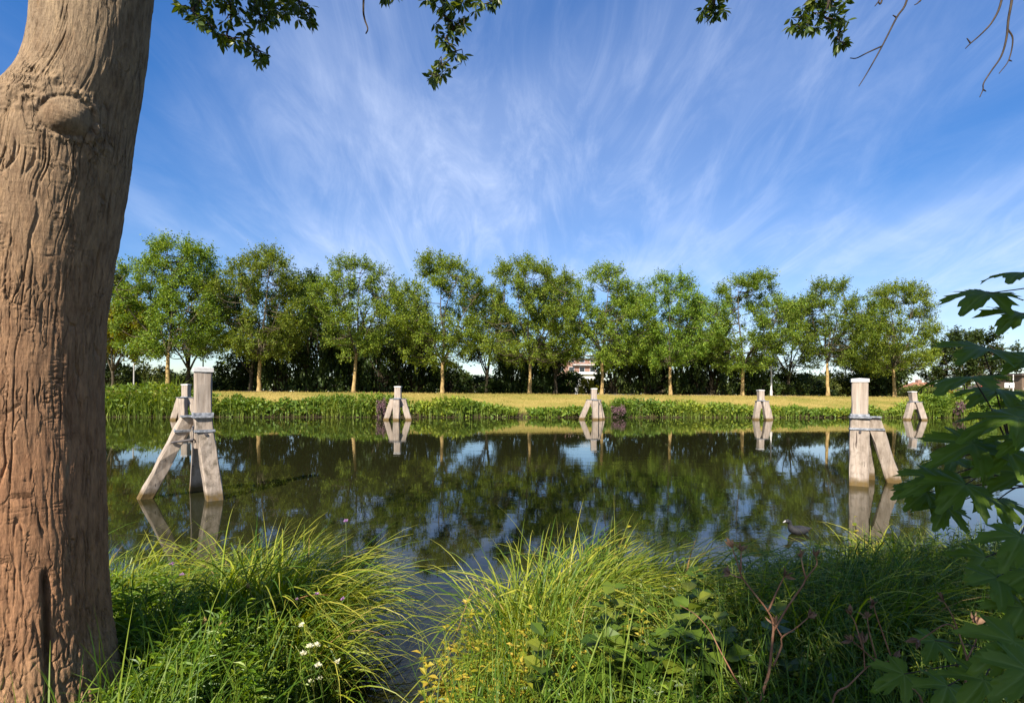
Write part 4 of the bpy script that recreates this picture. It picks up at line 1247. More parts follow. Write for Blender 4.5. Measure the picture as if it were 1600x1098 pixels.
for px_, py_, dp in ((1530, 620, 1.45), (1570, 870, 1.25), (1560, 980, 1.2), (1540, 1060, 1.2), (1590, 1040, 1.1), (1600, 600, 1.5)):
    q = at(px_, py_, dp); s_ = (q[1] + g.uniform(.5, 1.2)) / SUN_DIR[1]
    q = q - SUN_DIR * s_
    cl.append((q[0], q[1], q[2], .36))
for x_, y_, z_, r_ in cl:
    m = int(1100 * r_ ** 1.6)
    lp.append(np.array([x_, y_, z_]) + g.normal(0, .48, (m, 3)) * r_)
lp = np.concatenate(lp); n = len(lp)
mb = MB()
instance(mb, LEAFLET_V * np.array([.5, 1, .5]), LEAFLET_F, lp - SO, frames(rdir(n, g), unit(rdir(n, g) + np.array([0, -.5, .8]))), g.uniform(.08, .14, n))
mb.build('crown', M['spray_leaf'], sh)
def bare(paths, depth=3.4):
    mb = MB()
    for k, path in enumerate(paths):
        pts = [at(px_, py_, depth) for px_, py_ in path]
        if k == 0:
            top_ = at(path[0][0] + 10, -75, depth)
            near = SB[0][np.argmin(np.linalg.norm(SB[0] - top_, axis=1))]
            pts = [near, top_] + pts
        c = curve_pts(pts, 5)
        tube(mb, c - SO, np.linspace(.0095 if k == 0 else .0055, .0028, len(c)), 5)
    mb.build('bare_twig', M['twig'], sh)
bare([[(1412, 0), (1396, 28), (1374, 72), (1352, 112), (1338, 135)], [(1374, 72), (1352, 82), (1334, 91), (1324, 91)], [(1395, 27), (1390, 24)]])
bare([[(1373, 0), (1367, 4), (1362, 10)], [(1367, 4), (1370, -2)]])
bare([[(1436, -8), (1430, 4), (1424, 8)]])
bare([[(1560, 0), (1547, 32), (1530, 52), (1512, 68), (1504, 76)], [(1512, 68), (1506, 60)]])
bare([[(1576, 0), (1571, 30), (1568, 60), (1560, 88), (1544, 112), (1533, 130), (1532, 140), (1527, 152)], [(1570, 46), (1578, 62), (1572, 94), (1557, 115)], [(1532, 140), (1537, 143)], [(1572, 94), (1577, 96)]])

# ------------------------------------------------------------------ near bank vegetation
def tussock(name, label, centre, radius, n, lean, matn, hmin=.6, hmax=1.1, wid=(.005, .011), bend=1.2, seed=0, group='sedge tussocks on the near bank', lean_w=1.0):
    g = np.random.default_rng(seed)
    e = thing(name, label, 'grass', (centre[0], centre[1], 0), group)
    a = g.uniform(0, 6.283, n); r = radius * np.sqrt(g.uniform(0, 1, n))
    bx = np.stack([np.cos(a) * r, np.sin(a) * r * .8], -1)
    zz = np.maximum(height(centre[0] + bx[:, 0], centre[1] + bx[:, 1]), -.12) - .03
    base = np.concatenate([bx, zz[:, None]], 1)
    dirv = np.stack([np.cos(a) * .55 + lean[0] * lean_w, np.sin(a) * .55 + lean[1] * lean_w], -1) + g.normal(0, .45, (n, 2))
    az = np.arctan2(dirv[:, 1], dirv[:, 0])
    ln_ = g.uniform(hmin, hmax, n)
    ks = np.where(g.uniform(size=n) < .30, g.uniform(.45, .8, n), 2.0); kd = g.uniform(.7, 1.7, n)
    k = int(n * .62)
    for m_, sl in ((matn, slice(0, k)), ('sedge_dark' if matn == 'sedge' else 'sedge', slice(k, n))):
        mb = MB()
        blades(mb, base[sl], az[sl], np.abs(g.normal(.14, .26, n))[sl], np.abs(g.normal(bend, .45, n))[sl], ln_[sl], g.uniform(*wid, n)[sl], 9, kink=(ks[sl], kd[sl]), g=g, side_noise=.015)
        tag(mb.build('blades', M[m_], e), kind='stuff')
    # a few straw-dead blades
    m = max(6, n // 40)
    mb = MB()
    blades(mb, base[:m], az[:m] + g.normal(0, .8, m), np.abs(g.normal(.2, .3, m)), np.abs(g.normal(bend, .6, m)), ln_[:m] * .95, g.uniform(*wid, m) * .8, 9, g=g)
    tag(mb.build('dead_blades', M['straw'], e), kind='stuff')
    return e

T = tussock
T('sedge_tussock', 'sedge tussock right beside the big trunk with crossing bright blades', (-2.85, 3.95), .70, 1050, (.45, -.2), 'sedge', .55, 1.0, wid=(.007, .017), bend=1.9, seed=1)
T('sedge_tussock', 'sunlit sedge tussock at the waterside right of the trunk shadow, blades drooping right', (-1.66, 3.7), .42, 1150, (.6, .0), 'sedge', .75, 1.25, wid=(.007, .017), bend=1.75, seed=2)
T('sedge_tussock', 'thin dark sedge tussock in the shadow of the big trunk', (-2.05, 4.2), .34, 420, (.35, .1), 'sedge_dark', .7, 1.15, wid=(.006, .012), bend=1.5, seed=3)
T('sedge_tussock', 'low sedge hanging over the narrow water inlet', (-1.28, 3.1), .22, 260, (.7, .0), 'sedge', .5, .95, wid=(.005, .011), bend=1.9, seed=4)
T('sedge_tussock', 'tall bright sedge tussock in the centre right of the water inlet', (.26, 3.5), .40, 1300, (.60, -.05), 'sedge', .75, 1.28, wid=(.007, .017), bend=1.85, seed=5)
T('sedge_tussock', 'dense middle sedge tussock behind the yellow herbs, blades arching right', (.80, 3.7), .52, 1250, (.6, -.05), 'sedge', .75, 1.3, wid=(.007, .017), bend=1.9, seed=6)
T('sedge_tussock', 'flattened sedge tussock lying to the right in the lower middle', (1.25, 3.4), .42, 760, (1.0, -.15), 'sedge', .6, 1.2, wid=(.007, .017), bend=2.1, seed=7, lean_w=1.4)
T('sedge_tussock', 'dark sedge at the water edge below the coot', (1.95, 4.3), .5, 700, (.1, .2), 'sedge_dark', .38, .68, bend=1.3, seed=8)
T('sedge_tussock', 'sunlit sedge tussock below the near right mooring dolphin', (3.05, 4.3), .45, 850, (-.15, -.3), 'sedge', .55, 1.05, wid=(.007, .017), bend=1.9, seed=9)
T('sedge_tussock', 'sedge tussock behind the maple leaves at the right edge', (4.0, 4.6), .6, 900, (-.2, .1), 'sedge', .5, .9, bend=1.5, seed=10)
T('sedge_tussock', 'small sedge tussock at the bottom centre of the near bank', (.12, 2.8), .26, 380, (.2, 0), 'sedge', .5, 1.0, wid=(.005, .011), bend=1.2, seed=11)
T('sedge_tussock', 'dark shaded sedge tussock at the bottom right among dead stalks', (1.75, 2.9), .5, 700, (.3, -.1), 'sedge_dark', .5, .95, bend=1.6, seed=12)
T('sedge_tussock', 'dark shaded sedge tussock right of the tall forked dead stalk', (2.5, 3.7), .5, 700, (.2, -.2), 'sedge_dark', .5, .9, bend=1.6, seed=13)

# leafy herbs -------------------------------------------------------------------
def herb_patch(mbl, mbs, pts, hh, g, leaves=(14, 26), size=(.05, .10), wid=.32, droop=.35, top_small=.5):
    lp, ld, ln, ls = [], [], [], []
    for p, h in zip(pts, hh):
        lean = g.normal(0, .18, 2)
        topp = p + np.array([lean[0] * h, lean[1] * h, h])
        midp = (p + topp) / 2 + np.array([*(g.normal(0, .03, 2)), 0])
        c = np.array([p, midp, topp])
        tube(mbs, c, [.0035, .003, .0015], 3, cap=False)
        m = g.integers(*leaves)
        s = np.sort(g.uniform(.12, 1, m))
        for k in range(m):
            q = (1 - s[k]) ** 2 * p + 2 * s[k] * (1 - s[k]) * midp + s[k] ** 2 * topp
            a = k * 2.4 + g.normal(0, .4)
            d = np.array([math.cos(a), math.sin(a), g.uniform(.1, .8) - droop * (1 - s[k])])
            lp.append(q); ld.append(unit(d)); ln.append(unit(np.array([-d[0] * .4, -d[1] * .4, 1.0]) + g.normal(0, .25, 3)))
            ls.append(g.uniform(*size) * (1 - (1 - top_small) * s[k] ** 2))
    instance(mbl, LEAF_V * np.array([wid * 2.1, 1, 1]), LEAF_T, np.array(lp), frames(np.array(ld), np.array(ln)), np.array(ls))

def scatter(g, n, xr, yr, cond=None):
    out = []
    while len(out) < n:
        x = g.uniform(*xr); y = g.uniform(*yr)
        if y < near_edge(x) - .10 and not (x < -1.60 and y < 2.45) and (cond is None or cond(x, y)):
            out.append([x, y, float(height(x, y)) - .02])
    return np.array(out)

g = np.random.default_rng(31)
frust = lambda x, y: abs(x) < y * 1.08 + .3
def layer(name, label, matn, n, xr, yr, hr, seed, cond=frust, **kw):
    g = np.random.default_rng(seed)
    p = scatter(g, n, xr, yr, cond)
    a, b = MB(), MB()
    herb_patch(a, b, p, g.uniform(*hr, n) * (.45 + .55 * sstep(1.7, 3.0, p[:, 1])), g, **kw)
    e = thing(name, label, 'plants', (0, 0, 0))
    e['kind'] = 'stuff'
    for o_ in (a.build('leaves', M[matn], e), b.build('stems', M['stem_green'], e)):
        o_['kind'] = 'stuff'
    return e
layer('narrow_leaved_herbs', 'narrow-leaved green herbs covering the near bank at left', 'herb', 620, (-3.4, -.98), (1.75, 3.9), (.16, .44), 41, wid=.105, size=(.05, .115), leaves=(26, 42), top_small=.6)
layer('low_herbs', 'low green herbs under the centre sedge', 'herb', 420, (-.35, 1.6), (1.8, 3.8), (.15, .42), 42, wid=.17, size=(.03, .075), leaves=(18, 30))
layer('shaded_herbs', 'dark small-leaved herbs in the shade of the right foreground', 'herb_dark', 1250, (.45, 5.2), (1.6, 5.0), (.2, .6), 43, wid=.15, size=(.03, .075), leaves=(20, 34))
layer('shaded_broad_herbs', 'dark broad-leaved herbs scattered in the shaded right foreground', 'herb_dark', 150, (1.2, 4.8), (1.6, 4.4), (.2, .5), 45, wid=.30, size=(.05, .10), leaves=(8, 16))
layer('scattered_sunlit_herbs', 'brighter herbs scattered through the right foreground', 'herb', 420, (1.0, 5.4), (2.6, 5.1), (.3, .62), 44, wid=.13, size=(.04, .08), leaves=(18, 30))  # brighter herb colour stands in for sunlit patches

# short grass carpet so that no bare soil shows
mb = MB()
g = np.random.default_rng(35)
p = scatter(g, 14000, (-5, 6.5), (.9, 5.1), frust)
q_ = np.stack([g.uniform(-3.2, -1.3, 2600), g.uniform(1.5, 2.5, 2600)], -1)
q_ = q_[np.hypot(q_[:, 0] + 2.05, q_[:, 1] - 2.2) > .30]
p = np.concatenate([p, np.concatenate([q_, height(q_[:, 0], q_[:, 1])[:, None] - .01], 1)])
n = len(p)
len_ = g.uniform(.15, .62, n); len_[-len(q_):] *= .42
blades(mb, p, g.uniform(0, 6.283, n), np.abs(g.normal(.2, .25, n)), np.abs(g.normal(.8, .5, n)), len_, g.uniform(.004, .010, n), 6, g=g)
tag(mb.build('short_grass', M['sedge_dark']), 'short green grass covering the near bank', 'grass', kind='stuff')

# yellowing herb beside the inlet
def small_plant(name, label, x, y, n, hr, matn, seed, cat='plant', rad=.14, **kw):
    g = np.random.default_rng(seed)
    e = thing(name, label, cat, (x, y, 0))
    a, b = MB(), MB()
    p = np.stack([g.normal(0, rad, n), g.normal(0, rad, n), np.zeros(n)], -1)
    p[:, 2] = np.maximum(height(p[:, 0] + x, p[:, 1] + y), -.05) - .02
    herb_patch(a, b, p, g.uniform(*hr, n), g, **kw)
    tag(a.build('leaves', M[matn], e), kind='stuff'); tag(b.build('stems', M['stem_green'], e), kind='stuff')
    return e
small_plant('yellowing_herb', 'yellow-leaved herb leaning over the right side of the water inlet', -.34, 3.0, 14, (.45, .85), 'herb_yellow', 51, wid=.30, size=(.05, .09), rad=.09)
small_plant('yellowing_herb', 'patch of yellow-green herb at the bottom centre below the tall sedge', .05, 2.55, 52, (.2, .45), 'herb_yellow', 52, wid=.24, size=(.04, .08), rad=.22)
small_plant('climbing_herb', 'yellow-green climbing herb rising above the middle sedge tussock', .72, 3.7, 7, (.75, 1.05), 'herb_yellow', 53, wid=.36, size=(.04, .075), rad=.16, leaves=(8, 14))
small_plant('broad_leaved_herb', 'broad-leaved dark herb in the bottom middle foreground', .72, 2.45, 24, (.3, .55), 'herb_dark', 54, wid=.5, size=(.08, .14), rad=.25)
small_plant('yellow_leaved_herb', 'yellow-green herb in front of the near right mooring dolphin', 3.3, 4.75, 9, (.4, .75), 'herb_yellow', 55, wid=.32, size=(.06, .11), rad=.12)

# flowers
def ico_head(mb, c, r, g, petals=26):
    d = rdir(petals, g); d[:, 2] = np.abs(d[:, 2]) * .8 + .1
    instance(mb, KITE_V * np.array([.55, 1, 1]), KITE_F, np.repeat(c[None], petals, 0), frames(unit(d), rdir(petals, g)), np.full(petals, r) * g.uniform(.8, 1.15, petals))
def flowers(name, label, pxs, depth, matn, r, seed):
    g = np.random.default_rng(seed)
    c0 = at(np.mean([q[0] for q in pxs]), np.mean([q[1] for q in pxs]), depth); c0[2] = 0
    e = thing(name, label, 'flowers', c0)
    st = MB()
    for px_, py_ in pxs:
        q = at(px_, py_, depth + g.normal(0, .05)) - c0
        foot_ = np.array([q[0] * .7 + g.normal(0, .03), q[1] * .7 + .12, float(height(c0[0] + q[0], c0[1] + q[1])) - .02])
        tube(st, curve_pts([foot_, (q + foot_) / 2 + g.normal(0, .02, 3), q], 4), np.full(9, .002), 4, cap=False)
        h = MB(); ico_head(h, q, r * g.uniform(.8, 1.2), g); h.build('flower_head', M[matn], e)
    st.build('stems', M['stem_green'], e)
flowers('white_flower_plant', 'cluster of small white flower heads on the bank left of the inlet', [(487, 1010), (499, 1008), (478, 1021), (531, 1034), (501, 1040), (489, 1064), (503, 1060), (474, 977)], 2.75, 'petal_white', .02, 61)
flowers('pink_flower_plant', 'scattered pale purple flowers beside the big trunk', [(271, 881), (258, 928), (271, 916), (278, 927), (287, 898)], 3.55, 'petal_pink', .017, 62)
flowers('pink_flower_plant', 'scattered pale purple flowers in the sunlit sedge left of the inlet', [(467, 936), (538, 936), (498, 928), (542, 814), (372, 984), (342, 1066)], 3.2, 'petal_pink', .015, 63)

# dry stalks
def stalk(name, label, paths, depth, rad, matn='stem_red', tips=True, seed=0, foot=None, cat='dead stalk'):
    g = np.random.default_rng(seed)
    p0 = at(*paths[0][0], depth)
    e = thing(name, label, cat, (p0[0], p0[1], 0)); O = np.array([p0[0], p0[1], 0])
    mb = MB(); tp = MB(); has = False
    for k, path in enumerate(paths):
        pts = [at(px_, py_, depth + (0 if k == 0 else .05 * math.sin(k * 2.1) * i_ / len(path))) for i_, (px_, py_) in enumerate(path)]
        if k == 0:
            b = pts[0].copy(); b[2] = min(b[2] - .05, float(height(b[0], b[1])) - .02); pts = [b] + pts
        c = curve_pts(pts, 5)
        tube(mb, c - O, np.linspace(rad if k == 0 else rad * .65, rad * .3, len(c)), 5)
        if tips:
            q = c[-1] - O; dd = unit(c[-1] - c[-2])
            m = 9; has = True
            instance(tp, LEAFLET_V * np.array([.3, 1, 1]), LEAFLET_F, np.repeat(q[None], m, 0), frames(unit(dd + g.normal(0, .45, (m, 3))), rdir(m, g)), g.uniform(.018, .045, m))
    mb.build('stem', M[matn], e, smooth=True)
    if has: tag(tp.build('seed_head', M['umbel' if matn == 'stem_red' else 'straw'], e), kind='stuff')
stalk('dead_stalk', 'tall forked reddish dead stalk standing in the right foreground before the water', [
    [(1193, 1098), (1205, 1050), (1210, 1000), (1211, 975), (1203, 955), (1180, 925), (1163, 903), (1155, 880), (1146, 855)], [(1163, 903), (1152, 900), (1144, 896)], [(1203, 955), (1218, 920), (1228, 900)],
    [(1212, 985), (1235, 945), (1256, 915), (1262, 903), (1278, 882), (1277, 870)], [(1262, 903), (1258, 890), (1254, 872)], [(1212, 1040), (1224, 1010), (1225, 995), (1245, 982), (1265, 965)], [(1225, 995), (1214, 975)], [(1160, 890), (1160, 862)]], 1.95, .0062, seed=71)
stalk('dead_stalk', 'single straight dead stem slanting at the lower centre right', [[(1172, 1098), (1150, 1055), (1128, 1015), (1112, 985), (1090, 960), (1065, 945)]], 2.0, .0042, tips=False, seed=72)
stalk('dead_stalk', 'reddish dry umbel stalks bent left at the bottom right', [[(1445, 1098), (1410, 1065), (1375, 1035), (1352, 1015), (1335, 1000)], [(1375, 1035), (1362, 990), (1358, 965)], [(1410, 1065), (1390, 1010), (1372, 960), (1368, 945)], [(1352, 1015), (1340, 975), (1332, 960)]], 1.8, .0046, seed=73)
stalk('dead_stalk', 'brown dry umbel stalk rising at the bottom right below the maple leaves', [[(1518, 1098), (1512, 1060), (1514, 1030), (1500, 985), (1490, 960), (1478, 940)], [(1514, 1030), (1528, 1000), (1530, 975)], [(1500, 985), (1480, 975), (1440, 1000)]], 1.75, .0046, seed=74)
stalk('dead_stalk', 'thin dry stalk slanting in the bottom right corner region', [[(1305, 1098), (1330, 1070), (1355, 1045), (1362, 1040), (1400, 1030)], [(1355, 1045), (1352, 1005)]], 1.8, .0038, seed=75)
stalk('dry_grass_stalk', 'orange dry grass stalk in the trunk shadow at the bottom left', [[(304, 1098), (312, 1060), (318, 1030), (316, 1000), (320, 975)], [(316, 1035), (322, 1000), (345, 978)], [(312, 1060), (326, 1020), (340, 1022), (352, 1030)], [(308, 1080), (325, 1060), (333, 1075), (330, 1095)], [(318, 1030), (330, 1012), (345, 1005)]], 2.6, .0042, 'straw', seed=76)
stalk('pale_seed_stalk', 'pale grass seed head standing in the dark band of the trunk shadow', [[(405, 970), (400, 945), (392, 918)]], 3.1, .004, 'straw', seed=77)
stalk('pale_seed_stalk', 'pale seed head at the bottom edge right of the big trunk', [[(238, 1098), (241, 1085), (246, 1072)]], 2.4, .004, 'straw', seed=78)
stalk('dry_reed_stem', 'long straw-coloured stem leaning right beside the water inlet', [[(678, 1098), (700, 1040), (718, 985), (735, 935), (742, 925)]], 2.9, .005, 'straw', tips=False, seed=79)

# ------------------------------------------------------------------ maple sapling at right, leaf by leaf
def maple_template():
    a_deg = [0, 9, 15, 21, 28, 34, 42, 50, 56, 64, 70, 78, 86, 92, 100, 110, 122, 138, 152, 168]
    rad_ = [1.0, .84, .80, .62, .40, .46, .76, .93, .78, .70, .50, .38, .56, .68, .56, .50, .44, .40, .28, .14]
    pts = []
    for a, r in zip(a_deg, rad_):
        pts.append((math.sin(R(a)) * r, math.cos(R(a)) * r))
    ad = np.linspace(0, 168, 46)
    rd = np.interp(ad, a_deg, rad_) * (1 + .055 * np.where(np.arange(46) % 2, 1, -1) * (ad > 3))
    pts = [(math.sin(R(a)) * r, math.cos(R(a)) * r) for a, r in zip(ad, rd)]
    right = pts; left = [(-x, y) for x, y in pts[1:]][::-1]
    outl = np.array(right + left)
    c = np.array([0, .0])
    def zf(p):
        r = np.linalg.norm(p, axis=-1); th = np.arctan2(np.abs(p[..., 0]), p[..., 1])
        fold = .10 * np.minimum(np.abs(np.sin(th * 3.6)), 1) * r
        return fold - .22 * r ** 2
    rings = [outl * s for s in (.16, .33, .5, .67, .84, 1.0)]
    v = [np.array([[0, 0, 0.0]])]
    for rg in rings:
        v.append(np.concatenate([rg, zf(rg)[:, None]], 1))
    v = np.concatenate(v); m = len(outl)
    f = [[0, 1 + k, 1 + (k + 1) % m] for k in range(m)]
    for q in range(5):
        b0 = 1 + q * m; b1 = 1 + (q + 1) * m
        for k in range(m):
            k2 = (k + 1) % m
            f.append([b0 + k, b1 + k, b1 + k2]); f.append([b0 + k, b1 + k2, b0 + k2])
    th = np.abs(np.degrees(np.arctan2(v[:, 0], v[:, 1]))); r = np.linalg.norm(v[:, :2], axis=1)
    dv = np.min(np.abs(np.radians(th[:, None] - np.array([0, 50, 94]))), 1) * r
    return v, np.array(f), np.exp(-(dv / .035) ** 2) * (r < .93)
mv, mf, mt = maple_template()
leaf_meshes = []
g = np.random.default_rng(88)
for k in range(4):
    v = mv.copy()
    v[:, 2] += (-.12 + .10 * k) * v[:, 0] ** 2 - (.10 + .08 * (k % 3)) * v[:, 1] ** 2 * np.sign(v[:, 1]) + .06 * np.sin(v[:, 0] * 5 + k) * v[:, 1]
    v[:, :2] *= 1 + .06 * g.normal(size=(len(v), 1))
    o = MB().add(v, mf, mt).build('leaf', M['maple'], smooth=True)
    leaf_meshes.append(o.data); bpy.data.objects.remove(o)
sap = thing('maple_sapling', 'dark maple sapling with big lobed leaves reaching in at the right edge', 'sapling', (2.05, 1.5, 0))
SA = np.array([2.05, 1.5, 0])
stem = MB()
MAIN = [curve_pts([[2.05, 1.5, .45], [1.98, 1.52, 1.0], [1.78, 1.62, 1.45], [1.62, 1.66, 1.75]], 8), curve_pts([[2.05, 1.5, .45], [2.0, 1.42, 1.3], [1.95, 1.40, 2.0], [1.86, 1.46, 2.5]], 8),
        curve_pts([[2.05, 1.5, .45], [1.9, 1.55, .8], [1.7, 1.62, 1.0], [1.62, 1.66, 1.15]], 8)]
for c in MAIN:
    tube(stem, c - SA, np.linspace(.013, .004, len(c)), 7)
allst = np.concatenate(MAIN)
# px, py of leaf blade centre, blade length in px, heading (deg, 0 = right, 90 = away), tilt towards viewer (deg), depth
LEAVES = [(1590, 425, 95, 200, 12, 1.45), (1530, 462, 110, 195, 30, 1.5), (1585, 492, 100, 200, 25, 1.45), (1525, 545, 120, 190, 12, 1.5), (1500, 590, 125, 185, 8, 1.45), (1545, 612, 100, 175, 12, 1.6),
          (1560, 655, 130, 185, 14, 1.4), (1500, 700, 120, 188, 30, 1.5), (1560, 712, 120, 200, 30, 1.45), (1450, 752, 100, 180, 22, 1.6), (1500, 765, 110, 195, 30, 1.5), (1585, 745, 110, 170, 25, 1.5),
          (1475, 800, 85, 205, 50, 1.65), (1440, 775, 80, 195, 30, 1.7), (1570, 790, 95, 215, 30, 1.5), (1530, 735, 70, 160, 30, 1.7), (1470, 720, 80, 170, 20, 1.7), (1590, 690, 90, 190, 20, 1.4),
          (1590, 850, 110, 205, 45, 1.2), (1565, 915, 100, 200, 40, 1.3), (1535, 880, 90, 185, 40, 1.5), (1595, 960, 100, 185, 40, 1.25), (1570, 1015, 125, 190, 45, 1.2), (1595, 1060, 120, 200, 45, 1.15),
          (1530, 1075, 105, 180, 50, 1.3), (1480, 1085, 90, 195, 50, 1.5), (1600, 560, 90, 180, 12, 1.5), (1595, 640, 90, 170, 18, 1.55), (1420, 765, 60, 185, 35, 1.75), (1600, 900, 110, 180, 30, 1.3),
          (1400, 1060, 80, 170, 55, 1.7), (1460, 1010, 70, 200, 50, 1.8)]
for k, (px_, py_, lpx, hd, tilt, dp) in enumerate(LEAVES):
    o = bpy.data.objects.new('leaf', leaf_meshes[k % 4])
    COL.objects.link(o); o.parent = sap
    c0 = at(px_, py_, dp)
    hd_ = R(hd + g.normal(0, 14)); 
    d = np.array([math.cos(hd_), math.sin(hd_) * .9 - .25, -math.sin(R(tilt)) * .55])
    d = unit(d)
    nrm = unit(np.array([g.normal(0, .22), -math.sin(R(tilt)) + g.normal(0, .10), 1.0]))
    fr = frames(d[None], nrm[None])[0]
    s = lpx / F * dp * .64
    base = c0 - d * s * .35
    mw = Matrix(((fr[0][0] * s, fr[1][0] * s, fr[2][0] * s, base[0] - SA[0]), (fr[0][1] * s, fr[1][1] * s, fr[2][1] * s, base[1] - SA[1]), (fr[0][2] * s, fr[1][2] * s, fr[2][2] * s, base[2] - SA[2]), (0, 0, 0, 1)))
    o.matrix_basis = mw
    tgt = base - d * .10 + np.array([.05, 0, .0])
    cand = allst[np.argmin(np.linalg.norm(allst - tgt, axis=1) + .4 * np.maximum(0, allst[:, 2] - base[2] + .02))]
    c = curve_pts([cand, (cand + base) / 2 + np.array([0, 0, .015]), base], 4)
    tube(stem, c - SA, np.linspace(.0028, .0016, len(c)), 5, cap=False)
stem.build('stem', M['twig'], sap, smooth=True)

# ------------------------------------------------------------------ coot
cp = at(1250, 832, 7.15)
coot = thing('coot', 'small dark water bird swimming near the bank, left of the near right mooring dolphin', 'bird', (cp[0], cp[1], 0), rz=R(185))
sp = np.array([[-.185, 0, .075], [-.15, 0, .07], [-.10, 0, .058], [-.03, 0, .045], [.05, 0, .045], [.10, 0, .065], [.125, 0, .10], [.132, 0, .135], [.142, 0, .165], [.165, 0, .178], [.190, 0, .172], [.205, 0, .165]])
rw = np.array([.006, .028, .060, .085, .082, .062, .036, .026, .027, .031, .026, .010]); rh = np.array([.005, .018, .045, .068, .066, .055, .040, .028, .027, .029, .024, .010])
d = unit(np.gradient(sp, axis=0)); up = np.cross(d, [0, 1, 0]) * -1
a_ = np.linspace(0, 6.283, 15)[:-1]
rows = sp[:, None] + rw[:, None, None] * np.cos(a_)[None, :, None] * np.array([0, 1.0, 0]) + rh[:, None, None] * np.sin(a_)[None, :, None] * up[:, None, :]
mb = MB(); k_ = len(a_); i = np.arange(len(sp) - 1)[:, None]; j = np.arange(k_)[None]; j2 = (j + 1) % k_
mb.add(rows.reshape(-1, 3), np.stack([i * k_ + j, i * k_ + j2, (i + 1) * k_ + j2, (i + 1) * k_ + j], -1).reshape(-1, 4))
mb.f.append(np.array([list(range(k_))])); mb.f.append(np.array([list(range((len(sp) - 1) * k_, len(sp) * k_))]))
mb.build('body', M['bird'], coot, smooth=True)
mb = MB(); tube(mb, np.array([[.188, 0, .187], [.205, 0, .174], [.222, 0, .164], [.238, 0, .158]]), [.010, .013, .009, .002], 8); mb.build('bill', M['bill'], coot, smooth=True)

# ------------------------------------------------------------------ buildings and street things beyond the trees
def building(name, label, px, d, w, dep, h, wallm, roof, windows, rz=0.0, z0=None, win=(1.1, 1.2)):
    x = (px - 800) / F * d
    z = 1.8 if z0 is None else z0
    e = thing(name, label, 'building', (x, d, z), rz=rz)
    mb = MB(); box(mb, (0, 0, h / 2), (w / 2, dep / 2, h / 2)); mb.build('wall', M[wallm], e)
    mb = MB()
    if roof[0] == 'flat':
        box(mb, (0, 0, h + .18), (w / 2 + .4, dep / 2 + .4, .18))
    else:
        hw, hd, rh_ = w / 2 + .4, dep / 2 + .4, roof[2]
        v = [[-hw, -hd, h], [hw, -hd, h], [hw, hd, h], [-hw, hd, h], [-hw * .35, 0, h + rh_], [hw * .35, 0, h + rh_]]
        mb.add(np.array(v) + [0, 0, .003], [[0, 3, 2, 1], [0, 1, 5, 4], [2, 3, 4, 5]]); mb.f.append(np.array([[1, 2, 5], [3, 0, 4]]))
    rf = mb.build('roof', M[roof[1]], e)
    for (wx, wz) in windows:
        fm = MB(); box(fm, (wx, -dep / 2 - .02, wz), (win[0] / 2 + .07, .04, win[1] / 2 + .07)); fr_ = fm.build('window', M['sign_white'], e)
        gm = MB(); box(gm, (wx, -dep / 2 - .05, wz), (win[0] / 2, .02, win[1] / 2)); gm.build('pane', M['glass'], fr_)
    return e, rf

e, _ = building('apartment_block', 'red brick apartment block with pale balconies showing through the tree gap', 898, 160, 12, 9, 10.4, 'brick', ('flat', 'roof_dark'),
                [(x_, z_) for z_ in (1.6, 4.5, 7.4, 10.3) for x_ in (-4.8, -1.6, 1.6, 4.8)], win=(1.5, 1.4))
for z_ in (3.0, 5.9, 8.8, 11.6):
    mb = MB(); box(mb, (2.2, -5.0, z_), (3.6, .5, .20)); mb.build('balcony', M['pole_grey'], e)
building('white_house', 'white flat-roofed house showing through the gap behind the yellowish shrub', 921, 92, 4.6, 5, 3.5, 'render_white', ('flat', 'sign_white'), [(-1.2, 2.2), (1.0, 2.2)], win=(.9, 1.1))
e, rf = building('tiled_house', 'house with a reddish tiled hip roof behind the farthest mooring dolphin', 1440, 95, 8.5, 7, 1.3, 'brown_wall', ('hip', 'roof_tile', 2.0), [], z0=1.2)
mb = MB(); box(mb, (-.6, 0, 3.25), (.35, .35, .55)); mb.build('chimney', M['brick'], rf)
e, _ = building('brown_building', 'low brown flat-roofed building at the far right edge', 1618, 84, 12.5, 8, 3.5, 'brown_wall', ('flat', 'roof_dark'), [(x_, 1.0) for x_ in (-5.2, -3.6, -2.0, -.4)], win=(1.3, 1.1))
building('grey_shed', 'low grey-roofed shed left of the brown building', 1542, 92, 6.5, 6, 1.6, 'brown_wall', ('hip', 'roof_dark', 1.6), [], z0=1.2)

